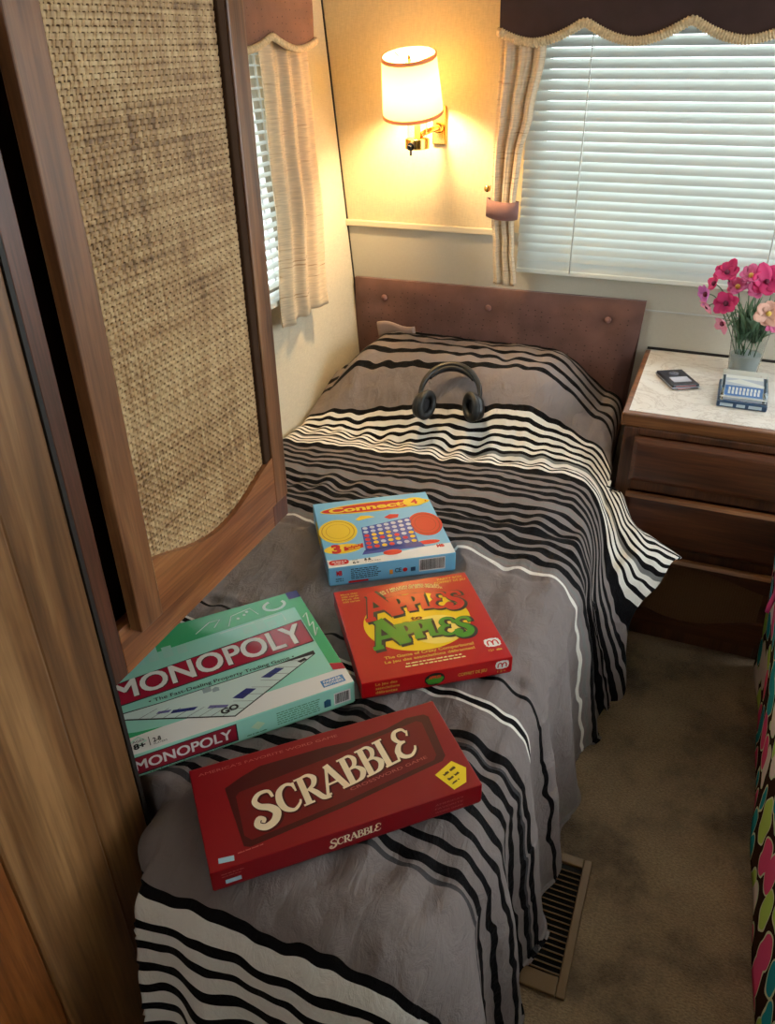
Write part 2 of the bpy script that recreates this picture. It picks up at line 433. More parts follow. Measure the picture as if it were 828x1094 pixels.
# ------------------------------------------------------------------ curtains
def cloth_rows(rows, depth, pleats, fn, nu=90, nv=70, seed=0):
    """rows: (z, a_left, a_right, amp); fn(a, d, z)->xyz"""
    rows = sorted(rows, key=lambda q: -q[0])
    def interp(z):
        for i in range(len(rows)-1):
            z0, z1 = rows[i][0], rows[i+1][0]
            if z0 >= z >= z1:
                t = ss(0, 1, (z0-z)/(z0-z1)); return [rows[i][k]+(rows[i+1][k]-rows[i][k])*t for k in (1,2,3)]
        return rows[-1][1:]
    zt, zb = rows[0][0], rows[-1][0]
    def P(i, j):
        z = zt+(zb-zt)*j/(nv-1); u = i/(nu-1); a0, a1, amp = interp(z)
        ph = u*pleats*2*PI + .7*math.sin(u*5+seed)
        d = depth + amp*math.sin(ph) + amp*.35*math.sin(2.3*ph+seed) + .004*pn(u*4, z*5, seed)
        return fn(a0+(a1-a0)*u, d, z)
    return MB().grid(P, nu, nv)

cu = thing('curtain', 'cream curtain pulled narrow by a mauve band between the lamp and wide blind', 'curtain', (0,0,0))
rows = [(1.53, -.628, -.500, .008), (1.42, -.628, -.508, .009), (1.28, -.631, -.530, .009), (1.17, -.634, -.553, .008), (1.055, -.632, -.560, .006), (1.02, -.628, -.562, .006), (.93, -.618, -.556, .005), (.822, -.611, -.543, .004)]
cloth_rows(rows, 2.297, 3.2, lambda a, d, z: (a, d, z), seed=1).build('drape', M['curtain'], cu, smooth=True, solid=.0025)
# tie band hugging the gathered cloth, drooping a little
def band(i, j):
    th = 2*PI*i/40; z = 1.062-.024*j + .008*math.cos(th) - .010*(math.sin(th) < 0)*abs(math.sin(th))
    return (-.597+.045*math.cos(th), 2.300+.020*math.sin(th), z - .012*math.cos(th-.4))
MB().grid(band, 40, 3, closed_u=True).build('tie_band', M['mauve_band'], cu, smooth=True, solid=.004)
k = MB(); k.lathe([(0.0001,0),(.009,0),(.009,.004),(.004,.006),(.004,.05),(.0001,.05)], 16, Matrix.Translation((-.648, 2.315, 1.085)) @ Matrix.Rotation(-PI/2, 4, 'X'))
k.build('tie_hook', M['brass'], cu, smooth=True)

cl = thing('curtain', 'cream curtain hanging straight on the left wall beside the bright blind', 'curtain', (0,0,0))
rows = [(1.55, 1.925, 2.150, .008), (1.43, 1.915, 2.147, .009), (1.10, 1.882, 2.122, .010), (.785, 1.818, 2.078, .010)]
cloth_rows(rows, 0, 2.4, lambda a, d, z: (lx(z)+.042+d+(.012 if a > 2.1 else 0)*0, a, z), seed=4).build('drape', M['curtain'], cl, smooth=True, solid=.0025)

# ------------------------------------------------------------------ valances
def scallop(x, xd, p, zb, A):
    t = ((x-xd)/p) % 1.0; t = min(t, 1-t)*2
    if t > .9: t = .9+(t-.9)*(1-(t-.9)*5)
    return zb + A*t**1.75
va = thing('window_valance', 'padded valance in painted-on shade with scalloped gold braid above the wide blind', 'valance', (0,0,0))
def zb1(x): return scallop(x, -.533, .248, 1.440, .044)
n = 120; x0, x1 = -.622, .78; vs = []; prof = [(0,2.366),(0,2.30),(0,2.268)]
def valance_mesh(a0, a1, zf, ztop, fn, n=120):
    """box valance: front, left return; fn(a,d,z): d=0 front .. 1 wall"""
    mb = MB(); nz = 12
    def F(i, j):
        a = a0+(a1-a0)*i/(n-1); z0 = zf(a); t = j/(nz-1); z = z0+(ztop-z0)*t
        puff = .010*math.sin(PI*min(1, t*1.15))*1
        return fn(a, -puff, z)
    mb.grid(F, n, nz)
    def B(i, j):
        a = a0+(a1-a0)*i/(n-1); z0 = zf(a); z = z0+(ztop-z0)*j
        return fn(a, .012, z)
    mb.grid(B, n, 2)
    mb.grid(lambda i, j: fn(a0+(a1-a0)*i/(n-1), .012*j, zf(a0+(a1-a0)*i/(n-1))), n, 2)
    return mb
v = valance_mesh(x0, x1, zb1, 1.75, lambda a, d, z: (a, 2.268+d, z))
for xx in (x0, x1):
    sgn = 1 if xx < 0 else -1
    v.box(min(xx, xx+sgn*.012), max(xx, xx+sgn*.012), 2.268, 2.366, zb1(xx), 1.75)
v.build('padded_board', M['upholstery_shaded'], va, smooth=True, auto=50)
MB().box(x0, x1, 2.268, 2.366, 1.75, 1.765).build('top_board', M['oak_x'], va)
def braid_tube(pts, r=.008, flat=.6):
    # rope-like braid: radius ripples
    out = []; acc = 0; rr = []
    for i, p in enumerate(pts):
        if i: acc += (Vector(p)-Vector(pts[i-1])).length
        out.append(p); rr.append(r*(1+.16*math.sin(acc*2*PI/.007)))
    return MB().tube(out, rr, 8, flat=flat)
pts = [(x0-.004, 2.366-i*.0025, zb1(x0)) for i in range(36)] + [(x0+(x1-x0)*i/820, 2.264, zb1(x0+(x1-x0)*i/820)) for i in range(821)]
braid_tube(pts, .0105, .75).build('braid', M['braid'], va, smooth=True)

vl = thing('window_valance', 'rosy padded valance lit by the lamp above the left window curtain', 'valance', (0,0,0))
def zb2(y): return scallop(y, 2.051, .264, 1.434, .030)
FX = .072
v = valance_mesh(1.08, 2.150, zb2, 1.75, lambda a, d, z: (lx(z)+FX-d, a, z))
for yy, sgn in ((2.150, -1), (1.08, 1)):
    lwbox(v, min(yy, yy+sgn*.012), max(yy, yy+sgn*.012), zb2(yy), 1.75, FX, .001)
v.build('padded_board', M['upholstery'], vl, smooth=True, auto=50)
b_ = MB(); lwbox(b_, 1.08, 2.150, 1.75, 1.765, FX, .001); b_.build('top_board', M['oak_y'], vl)
pts = [(lx(1.44)+FX+.004, 1.08+(2.154-1.08)*i/640, zb2(1.08+(2.150-1.08)*i/640)) for i in range(641)] + [(lx(1.44)+FX-i*.0025, 2.154, zb2(2.150)) for i in range(28)]
braid_tube(pts, .0080, .75).build('braid', M['braid'], vl, smooth=True)

# ------------------------------------------------------------------ wall lamp
lamp = thing('wall_lamp', 'lit brass wall lamp with a white drum shade above the headboard', 'lamp', (-.81, YB, 1.19))
LB = Vector((-.81, YB, 1.19))
def L(x, y, z): return Vector((x, y, z))-LB
p = MB(); p.box(*[q for q in (-.0205, .0205, -.012, -.001, 0.0, .100)]); p.build('backplate', M['brass'], lamp, bevel=.003)
p = MB(); p.tube([L(-.81,2.36,1.235), L(-.81,2.30,1.235), L(-.815,2.27,1.232), L(-.825,2.245,1.225)], .0075, 14)
p.lathe([(.0001,-.004),(.014,-.004),(.014,.006),(.009,.012),(.0001,.012)], 20, Matrix.Translation(L(-.81,2.352,1.235)) @ Matrix.Rotation(PI/2, 4, 'X')); p.build('arm', M['brass'], lamp, smooth=True, auto=45)
T = Matrix.Translation(L(-.825, 2.22, 1.192))
p = MB(); p.lathe([(.0001,0),(.024,0),(.033,.003),(.033,.026),(.031,.028),(.0001,.028)], 36, T); p.build('holder_cup', M['brass'], lamp, smooth=True, auto=35)
p = MB(); p.tube([L(-.828,2.19,1.203), L(-.829,2.178,1.202)], .010, 16); p.tube([L(-.829,2.178,1.202), L(-.829,2.168,1.200)], .006, 12); p.tube([L(-.829,2.182,1.197), L(-.829,2.180,1.180)], .0032, 8)
p.build('switch', M['black_plastic'], lamp, smooth=True, auto=45)
p = MB(); p.lathe([(.027,.028),(.027,.075),(.0255,.075),(.0255,.028)], 32, T, close=True); p.build('chimney', M['chimney'], lamp, smooth=True, auto=45)
p = MB(); p.tube([L(-.825,2.22,1.22), L(-.825,2.22,1.30)], .008, 16); p.build('candle_stem', plain('candle sleeve', (236,214,150), .5), lamp, smooth=True)
ax = Vector((.01, -.27, 1)).normalized()
SM = Matrix.Translation(L(-.838, 2.222, 1.28)) @ Vector((0,0,1)).rotation_difference(ax).to_matrix().to_4x4()
p = MB(); p.lathe([(.0815,0),(.0705,.142)], 56, SM); p.build('shade', M['shade'], lamp, smooth=True, solid=.0012)
for rr, zz in ((.0818, .003), (.0708, .139)):
    p = MB(); p.lathe([(rr+.0012,zz-.0045),(rr+.0012,zz+.0045),(rr-.0026,zz+.0045),(rr-.0026,zz-.0045)], 56, SM, close=True); p.build('shade_trim', M['shadetrim'], lamp, smooth=True, auto=40, label='brown trim band')
p = MB()
for k in range(3):
    th = 2*PI*k/3+.4
    p.tube([SM @ Vector((0,0,.118)), SM @ Vector((.0705*math.cos(th), .0705*math.sin(th), .136))], .0013, 6)
p.tube([SM @ Vector((0,0,.10)), SM @ Vector((0,0,.122)), SM @ Vector((0,0,.130)), SM @ Vector((0,0,.142))], [.003,.003,.0055,.0015], 10)
p.build('finial', M['brass'], lamp, smooth=True)
p = MB(); p.sphere(SM @ Vector((0,0,.065)), .024, 20, 14, SM.to_3x3().to_4x4(), 1, 1, 1.25); p.build('bulb', M['bulb'], lamp, smooth=True)

# ------------------------------------------------------------------ bed, pillow, comforter
bed = thing('bed', 'narrow built-in bed with a mauve padded headboard against the back wall', 'bed', (-.65, 1.4, 0))
def Bd(mb): mb.v = [(x+.65, y-1.4, z) for x, y, z in mb.v]; return mb
hb = MB()
def HBf(i, j):
    u = i/40; v_ = j/20
    xl, xr = -1.088, -.199+(.027)*ss(0,1,(v_*.79+.0-.35)/.44)
    x = xl+(xr-xl)*u; zt = .792+.006*u; z = .22+(zt-.22)*v_
    e = min(u, 1-u)*.9; ez = (1-v_)*.55
    puff = .016*min(1, (e/.03))**.5 * min(1, ez/.03)**.5
    for bx in (-.982, -.634, -.271):
        puff -= .014*math.exp(-((x-bx)**2+(z-.737)**2)/.0006)
    return (x, 2.352-puff, z)
hb.grid(HBf, 41, 21)
o = len(hb.v)
hb.add([(-1.088,2.352,.22),(-.199,2.352,.22),(-.172,2.352,.798),(-1.088,2.352,.792),(-1.088,2.366,.22),(-.199,2.366,.22),(-.172,2.366,.798),(-1.088,2.366,.792)], [(4,5,6,7)[::-1],(0,1,5,4),(1,2,6,5),(2,3,7,6),(3,0,4,7)])
Bd(hb).build('headboard', M['upholstery'], bed, smooth=True, auto=50)
for bx in (-.982, -.634, -.271):
    q = MB().sphere((bx, 2.343, .737), .010, 14, 8, Matrix.Rotation(PI/2, 4, 'X'), 1, 1, .55); Bd(q).build('button', M['mauve_band'], bed, smooth=True)
foot = [(-1.03,.74),(-.55,.74),(-.55,.56),(-.27,.56),(-.27,2.30),(-1.03,2.30)]
Bd(MB().prism([(x*1.0, y) for x, y in foot], 'z', .0, .24)).build('bed_base', M['carcass'], bed)
Bd(MB().prism([(x+(0.01 if x < -.5 else -.01), y+(0.02 if y < 1 else -.01)) for x, y in foot], 'z', .24, .44)).build('mattress', plain('mattress ticking', (200,196,190), .9), bed, bevel=.02)

BOXES = {  # centre x,y, angle, width, depth, bottom z, top z
 'scr': (-.3815, .6915, 43.0, .392, .180, .490, .530),
 'app': (-.391, 1.069, 35.9, .269, .263, .494, .530),
 'c4':  (-.583, 1.350, 33.8, .269, .266, .484, .530),
 'mono':(-.676, .833, 47.7, .400, .285, .482, .530)}
def topz(x, y):
    z = .484
    px = ss(-1.10, -.93, x)*(1-.9*ss(-.42, -.20, x))*.92+.08
    z += .168*ss(1.84, 2.13, y)*(1-.10*ss(2.25, 2.35, y))*px
    return z
XR, RR, YF = -.245, .105, .560
def gap_at(b, d):
    return ss(1.835, 1.875, b-.25*ss(1.40, 1.80, b)*ss(.02, .24, d))
def comf():
    nu, nv = 300, 560
    b0, b1 = .12, 2.338
    vs = []; uvs = []
    for j in range(nv):
        b = b0+(b1-b0)*j/(nv-1)
        k = ss(.60, .70, b)
        xl = -.585+(-1.035+.585)*k; dl = .40+(.075-.40)*k; rl = .05
        be = b-.25*ss(1.40, 1.80, b)
        gap = ss(1.835, 1.875, be)                       # squeezed beside the nightstand
        flare = math.exp(-((be-1.68)/.14)**2)*(1-gap)
        dr = .56 - .24*ss(1.42, 1.62, be)*(1-gap) - .18*gap
        dr += .018*math.sin(b*23)+.012*math.sin(b*51+1)
        a0, a1 = xl-dl, XR+dr
        for i in range(nu):
            a = a0+(a1-a0)*i/(nu-1)
            da = a-XR if a > XR else (a-xl if a < xl else 0); db = b-YF if b < YF else 0
            d = math.hypot(da, db); ca = min(max(a, xl), XR); cb = max(b, YF)
            z = topz(ca, cb)
            if a > XR: gap = gap_at(b, d)
            # puffs, puckers and seams on the top
            amp = .010
            ridge = pn(a*13+2.5*pn(a*3, b*4, 5), b*3.2, 3)
            z += amp*ridge + .004*pn(a*28, b*24, 9) + .006*pn(a*5, b*6, 1)
            hill = .0
            for sb in (1.865, 1.559, 1.36, 1.045, .862, .640):
                q = (b-sb+.008*pn(a*16, sb*9))/.012
                if abs(q) < 4: hill -= .006*math.exp(-q*q)
                q2 = (b-sb)/.06
                if abs(q2) < 3: z += .010*math.exp(-q2*q2)*pn(a*20+sb*7, b*2.0, 7)*2.0
            z += hill
            x, y = ca, cb
            if d > 0:
                nx, ny = da/d, db/d
                left = a < xl
                r = rl if left else RR
                if not left and gap > 0: r = RR*(1-gap)+.062*gap
                dm = .62 if not left else .42
                d = min(d, .56 if not (da and db) else .52)
                q = d/r
                if q < PI/2: h = r*math.sin(q); v = r*(1-math.cos(q))
                else:
                    e = d-r*PI/2; h = r+(.15*e if not left else 0)*(1-gap); v = r+e
                if a > XR or db < 0:
                    wv = ss(.05, .35, d)*(1-.9*gap)
                    ph = (cb if abs(nx) > abs(ny) else ca)+.5*(math.atan2(ny, nx) if (da and db) else 0)*.2
                    h += wv*(.016*math.sin(2*PI*ph/.17+2*pn(ph*4, 2)) + .012*pn(ph*14, d*3, 4)) * (.4 if left else 1)
                if a > XR and db == 0:
                    h += flare*(.88*d-h); v += flare*(.34*d-v)
                if left: h = min(h, .055)
                x = ca+nx*h; y = cb+ny*h; z = z-v
                if a > XR and db == 0: y -= .25*ss(1.40, 1.80, b)*ss(.02, .24, d)
                if a > XR and y > 1.825: x = min(x, -.160+.16*(1-ss(1.825, 1.845, y)))
            if x < -.60 and y < .60: x = max(x, -.640)
            if x < lx(max(z, 0))+.010: x = lx(max(z, 0))+.010
            # games press the cloth flat
            for (bx, by, ang, w_, d_, zb_, zt_) in BOXES.values():
                ar = math.radians(ang); ux = (x-bx)*math.cos(ar)+(y-by)*math.sin(ar); uy = -(x-bx)*math.sin(ar)+(y-by)*math.cos(ar)
                o_ = max(abs(ux)-w_/2, abs(uy)-d_/2)
                if o_ < .02:
                    lim = zb_-.0012 + max(0, o_)*.5
                    if z > lim: z = lim
            z = max(z, .012+.004*pn(a*20, b*20))
            vs.append((x, y, z))
            wv2 = .009*pn(a*15, b*6, 2)+.005*pn(a*34, b*20, 8)
            uvs.append((a, b+wv2+.010*(a+.48)+.15*max(0, -.44-a)*ss(1.40, 1.80, b)*(1-.6*ss(2.05, 2.25, b))))
    mb = MB(); mb.v = vs
    mb.f = [(j*nu+i, j*nu+i+1, (j+1)*nu+i+1, (j+1)*nu+i) for j in range(nv-1) for i in range(nu-1)]
    return mb, uvs

# stripes, from foot to head (distance along the bed, colour starting there)
G, K, W_ = 'g', 'k', 'w'
ST = [(.0, K), (.16, W_), (.185, K), (.205, W_), (.232, K), (.25, W_), (.275, K), (.293, W_), (.318, K), (.338, W_), (.364, K), (.381, W_), (.405, K), (.423, W_), (.455, K), (.470, G)]
ST += [(.634, 'd'), (.644, G), (.650, K), (.664, G), (.682, K), (.695, G), (.717, K), (.732, G), (.754, K), (.768, G), (.790, K), (.804, G), (.822, K), (.836, G), (.850, K), (.862, 'd'), (.868, G), (.876, K), (.890, G)]  # 'd' entries are fold shade painted in along the seams
ST += [(.948, W_), (.955, K), (.966, W_), (.972, G), (1.020, K), (1.031, G)]
ST += [(1.372, W_), (1.381, G), (1.392, 'l'), (1.400, G), (1.412, K), (1.430, G), (1.448, K), (1.466, G), (1.482, K), (1.498, G), (1.516, K), (1.534, G), (1.549, K), (1.563, G), (1.580, K), (1.594, G), (1.613, K), (1.629, G), (1.648, 'l'), (1.655, G), (1.668, K), (1.682, G), (1.700, K), (1.714, G), (1.734, K), (1.748, G), (1.768, K), (1.784, G), (1.803, K), (1.826, W_), (1.836, K), (1.843, W_), (1.852, K), (1.859, W_), (1.868, 'l'), (1.874, K), (1.881, W_), (1.890, K), (1.898, W_), (1.909, K), (1.917, W_), (1.928, K), (1.936, W_), (1.948, K), (1.957, W_), (1.968, K), (1.980, G)]
ST += [(2.205, K), (2.217, G), (2.237, K), (2.251, G), (2.274, K), (2.289, G), (2.308, K), (2.322, G), (2.336, K), (2.36, G)]
def _adj(t):
    if t >= 2.2: return 2.105+(t-2.205)*(2.352-2.105)/(2.36-2.205)
    if t >= 1.784: return 1.778+(t-1.784)*(2.004-1.778)/(1.98-1.784)
    if t <= .475: return t+.010
    return t
_W = [list(q) for q in ST]
for _i in range(1, len(_W)-1):
    if _W[_i-1][1] == 'k' and _W[_i][1] == 'g' and 1.39 < _W[_i][0] < 1.80: _W[_i][0] += .0045
ST = [tuple(q) for q in _W]
ST = [(_adj(t) if t > .01 else 0, c) for t, c in ST]
def comforter_mat():
    m, nt, b = newmat('striped comforter')
    cols = {G: lin((126,117,115)), K: lin((15,14,16)), W_: lin((226,222,214)), 'd': lin((66,64,66)), 'l': lin((120,120,118))}
    tc = nt.nodes.new('ShaderNodeTexCoord'); sp = nt.nodes.new('ShaderNodeSeparateXYZ'); nt.links.new(tc.outputs['UV'], sp.inputs[0])
    T = sp.outputs['Y']; prev = None; CH = 28
    for c0 in range(0, len(ST), CH):
        ch = ST[c0:c0+CH]; t0 = ch[0][0]; t1 = ST[c0+CH][0] if c0+CH < len(ST) else 2.6
        mr = nt.nodes.new('ShaderNodeMapRange'); mr.inputs['From Min'].default_value = t0; mr.inputs['From Max'].default_value = t1
        nt.links.new(T, mr.inputs['Value'])
        rp = ramp(nt, [((t-t0)/(t1-t0), cols[c]) for t, c in ch], 'CONSTANT'); nt.links.new(mr.outputs['Result'], rp.inputs['Fac'])
        if prev is None: prev = rp.outputs['Color']
        else:
            gt = N(nt, 'ShaderNodeMath', operation='GREATER_THAN'); nt.links.new(T, gt.inputs[0]); gt.inputs[1].default_value = t0
            mx = N(nt, 'ShaderNodeMixRGB', blend_type='MIX'); nt.links.new(gt.outputs[0], mx.inputs[0]); nt.links.new(prev, mx.inputs[1]); nt.links.new(rp.outputs['Color'], mx.inputs[2]); prev = mx.outputs['Color']
    nt.links.new(prev, b.inputs['Base Color'])
    b.inputs['Roughness'].default_value = .7; b.inputs['Specular IOR Level'].default_value = .08
    n = N(nt, 'ShaderNodeTexNoise', Scale=26.0, Detail=5, Roughness=.6, Distortion=.6); nt.links.new(coords(nt, (1.6,.7,1)), n.inputs['Vector'])
    bump(nt, b, n.outputs['Fac'], .6, .012)
    return m
mb, uvs = comf()
co = mb.build('comforter', comforter_mat(), smooth=True, fix=False)
uvl = co.data.uv_layers.new(name='UVMap')
for lp in co.data.loops: uvl.data[lp.index].uv = uvs[lp.vertex_index]
sd = co.modifiers.new('thick', 'SOLIDIFY'); sd.thickness = .006; sd.offset = -1
tag(co, 'grey comforter with black and white stripes spread over the bed', 'comforter')

pl = MB()
def PL(i, j):
    th = 2*PI*i/32; ph = -PI/2+PI*j/16
    ce = lambda t, e: math.copysign(abs(t)**e, t)
    return (-.66+.33*ce(math.cos(ph), .5)*ce(math.cos(th), .45), 2.215+.125*ce(math.cos(ph), .5)*ce(math.sin(th), .45), .555+.072*ce(math.sin(ph), 1))
pl.grid(PL, 32, 17, closed_u=True)
pc = pl.build('pillow', plain('pale pillowcase', (196,180,170), .85), None, smooth=True)
# sewn corner flap that shows above the spread
tag(pc, 'pale pillow tucked under the spread against the headboard', 'pillow')
fl = MB().grid(lambda i, j: (-.99+.13*i/10, 2.318-.02*j/6, .60+.068*j/6+.006*math.sin(i*.6)), 11, 7)
fl.build('pillowcase_hem', plain('pillowcase hem', (178,152,140), .85), pc, smooth=True, solid=.006)

# ------------------------------------------------------------------ lettering
def text_polys(s, bold=0.0, shear=0.0):
    cu_ = bpy.data.curves.new('t', 'FONT'); cu_.body = s; cu_.size = 1; cu_.offset = bold; cu_.shear = shear; cu_.resolution_u = 4
    ob = bpy.data.objects.new('t', cu_); COL.objects.link(ob)
    bpy.context.view_layer.update()
    dg = bpy.context.evaluated_depsgraph_get(); me = ob.evaluated_get(dg).to_mesh()
    vs = [(v.co.x, v.co.y) for v in me.vertices]; fs = [tuple(p.vertices) for p in me.polygons]
    ob.evaluated_get(dg).to_mesh_clear(); bpy.data.objects.remove(ob); bpy.data.curves.remove(cu_)
    return vs, fs
class Art:
    """flat print laid on a face. P maps (u,v,height)->local xyz"""
    def __init__(s, P): s.P = P; s.gs = []; s.k = 0
    @property
    def mb(s): s.gs.append(MB()); return s.gs[-1]
    def poly(s, pts, h): s.mb.add([s.P(u, v, h) for u, v in pts], [tuple(range(len(pts)))]); return s
    def rect(s, u0, v0, u1, v1, h): return s.poly([(u0,v0),(u1,v0),(u1,v1),(u0,v1)], h)
    def ell(s, u, v, ru, rv, h, n=40, rot=0, wob=0):
        c, sn = math.cos(rot), math.sin(rot); pts = []
        for k in range(n):
            t = 2*PI*k/n; q = 1+wob*math.sin(t*5)
            a, b_ = ru*math.cos(t)*q, rv*math.sin(t)*q; pts.append((u+a*c-b_*sn, v+a*sn+b_*c))
        return s.poly(pts, h)
    def rrect(s, u0, v0, u1, v1, r, h, n=6):
        pts = []
        for cx, cy, t0 in ((u1-r,v0+r,-PI/2),(u1-r,v1-r,0),(u0+r,v1-r,PI/2),(u0+r,v0+r,PI)):
            for k in range(n+1): t = t0+PI/2*k/n; pts.append((cx+r*math.cos(t), cy+r*math.sin(t)))
        return s.poly(pts, h)
    def text(s, t, u0, v0, u1, hgt, h, bold=0.0, shear=0.0, rot=0.0, warp=None):
        """fit text between u0..u1 with cap height hgt, baseline at v0"""
        vs, fs = text_polys(t, bold, shear)
        if not vs: return s
        x0 = min(v[0] for v in vs); x1 = max(v[0] for v in vs)
        kx = (u1-u0)/(x1-x0); ky = hgt/.70
        c, sn = math.cos(rot), math.sin(rot); out = []
        for x, y in vs:
            X, Y = (x-x0)*kx, y*ky
            if warp: X, Y = warp(X, Y)
            out.append(s.P(u0+X*c-Y*sn, v0+X*sn+Y*c, h))
        s.mb.add(out, fs); return s
    def stroke(s, pts, w, h):
        """ribbon with widths"""
        s.k += 1; h = h+.04*s.k
        n = len(pts); L_, R_ = [], []
        for i in range(n):
            a = pts[max(0, i-1)]; b_ = pts[min(n-1, i+1)]; tx, ty = b_[0]-a[0], b_[1]-a[1]; l = math.hypot(tx, ty) or 1
            wi = (w[i] if isinstance(w, list) else w)/2; nx, ny = -ty/l*wi, tx/l*wi
            L_.append((pts[i][0]+nx, pts[i][1]+ny)); R_.append((pts[i][0]-nx, pts[i][1]-ny))
        o = [s.P(*q, h) for q in L_]+[s.P(*q, h) for q in R_]
        s.mb.add(o, [(n+i, n+i+1, i+1, i) for i in range(n-1)]); return s
    def marks(s, u0, v0, u1, hgt, h, rot=0.0, seed=1):
        """a line of print too small to read: word-long dashes with ragged tops"""
        rnd = random.Random(seed); c, sn = math.cos(rot), math.sin(rot); u = 0; g = MB()
        while u < u1-u0-.001:
            e = min(u1-u0, u+rnd.uniform(1.2, 4.5)*hgt); pts = [(u, 0), (e, 0)]; n = 6
            pts += [(e-(e-u)*k/n, hgt*rnd.uniform(.55, 1)) for k in range(n+1)]
            g.add([s.P(u0+x*c-y*sn, v0+x*sn+y*c, h) for x, y in pts], [tuple(range(len(pts)))]); u = e+hgt*.6
        s.gs.append(g); return s
    def bold_text(s, t, u0, v0, u1, hgt, h, off, **kw):
        for k, (a, b_) in enumerate(((-1,-1),(1,-1),(-1,1),(1,1),(0,0))): s.text(t, u0+a*off, v0+b_*off*.7, u1+a*off, hgt, h+.05*k, **kw)
        return s
    def build(s, name, m, parent, label=None):
        if len(s.gs) > 9 or name in ('title_shadow', 'title_lettering', 'side_title', 'mark_arches', 'token_rim', 'badge_lettering'):
            a = MB()
            for g in s.gs: a.add(g.v, g.f)
            s.gs = [a]
        for g in s.gs:
            o = g.build(name, m, parent, fix=False)
            if label: o['label'] = label
        return o

def bez(pts, n=26):
    """catmull-rom through points"""
    out = []
    P = [pts[0]]+list(pts)+[pts[-1]]
    for i in range(1, len(P)-2):
        for k in range(n//(len(pts)-1)+1):
            t = k/(n//(len(pts)-1)+1)
            q = []
            for d in (0, 1):
                a, b_, c, e = P[i-1][d], P[i][d], P[i+1][d], P[i+2][d]
                q.append(.5*(2*b_+(c-a)*t+(2*a-5*b_+4*c-e)*t*t+(3*b_-a-3*c+e)*t**3))
            out.append(tuple(q))
    out.append(pts[-1]); return out
# serif display glyphs, unit cap height; each stroke = (points, width or (w_start, w_mid, w_end))
def serif_glyph(ch):
    T, t = .19, .07
    def bar(x, y, l): return ([(x-l/2, y), (x+l/2, y)], .055)
    if ch == 'S': return .78, [(bez([(.66,.72),(.60,.93),(.36,.96),(.20,.80),(.28,.60),(.50,.46),(.62,.26),(.50,.05),(.25,-.02),(.08,.12),(.16,.28),(.27,.21),(.22,.12)], 60), [.06,.09,.12,.16,.2,.2,.18,.14,.10,.08])]
    if ch == 'C': return .76, [(bez([(.66,.70),(.62,.88),(.42,.97),(.18,.82),(.10,.50),(.18,.18),(.42,.03),(.64,.16),(.70,.28)], 48), [.05,.10,.10,.18,.21,.18,.10,.07,.04]), ([(.665,.62),(.665,.95)], .05)]
    if ch == 'R': return .80, [([(.22,.02),(.22,.98)], T), bar(.22,.02,.36), bar(.20,.975,.34), (bez([(.22,.96),(.48,.97),(.64,.80),(.56,.58),(.36,.48),(.22,.48)], 36), [.06,.1,.18,.14,.07,.06]), (bez([(.38,.50),(.54,.28),(.70,.02),(.92,-.06)], 24), [.12,.18,.17,.05])]
    if ch == 'A': return .88, [([(.12,.02),(.44,1.0)], .08), ([(.42,1.02),(.78,.02)], .2), ([(.22,.34),(.64,.34)], .06), bar(.12,.02,.26), bar(.78,.02,.30)]
    if ch == 'B': return .74, [([(.20,.02),(.20,.98)], T), bar(.16,.02,.28), bar(.16,.975,.28), (bez([(.2,.96),(.44,.96),(.56,.80),(.50,.60),(.34,.52),(.22,.52)], 30), [.06,.09,.16,.12,.07,.06]), (bez([(.26,.52),(.50,.50),(.66,.30),(.56,.10),(.38,.03),(.2,.03)], 30), [.06,.09,.19,.15,.07,.06])]
    if ch == 'L': return .62, [([(.20,.02),(.20,.98)], T), bar(.20,.975,.36), ([(.06,.03),(.56,.03)], .07), ([(.55,.0),(.60,.26)], .055)]
    if ch == 'E': return .78, [(bez([(.70,.76),(.60,.95),(.34,.97),(.22,.78),(.32,.58),(.50,.52)], 36), [.05,.1,.12,.17,.12,.06]), (bez([(.50,.52),(.26,.50),(.10,.28),(.22,.06),(.46,.0),(.66,.12),(.72,.24)], 36), [.06,.14,.2,.16,.10,.07,.05]), ([(.66,.66),(.74,.84)], .05)]
    if ch == 'P': return .74, [([(.22,.02),(.22,.98)], .24), bar(.22,.03,.4), bar(.18,.965,.32), (bez([(.22,.93),(.50,.95),(.66,.74),(.56,.5),(.36,.42),(.22,.42)], 30), [.12,.16,.24,.18,.12,.1])]
    return .4, []
def wlist(w, n):
    if not isinstance(w, list): return w
    out = []
    for i in range(n):
        q = i/(n-1)*(len(w)-1); a = int(min(q, len(w)-2)); out.append(w[a]+(w[a+1]-w[a])*(q-a))
    return out
def serif_word(art, word, place, h, extra=0.0, scale_w=1.0):
    """place(x, y)->(u,v), x along the word 0..1"""
    adv = []; tot = 0
    for i, ch in enumerate(word):
        a, _ = serif_glyph(ch); k = 1.22 if (i == 0) else 1.0
        adv.append((tot, k)); tot += a*k*.90+.0
    for (x0, k), ch in zip(adv, word):
        _, strokes = serif_glyph(ch)
        for pts, w in strokes:
            q = [((x0+px*k)/tot, (py-.5*(0))*k - (.12 if k > 1 else 0)) for px, py in pts]
            if len(q) == 2: q = [(q[0][0]+(q[1][0]-q[0][0])*t_/6, q[0][1]+(q[1][1]-q[0][1])*t_/6) for t_ in range(7)]
            ww = wlist(w, len(q)); su = place(1/tot, 0, True)
            ww = [(z_*scale_w+extra)*k*su for z_ in ww] if isinstance(ww, list) else (ww*scale_w+extra)*k*su
            art.stroke([place(*z_) for z_ in q], ww, h)

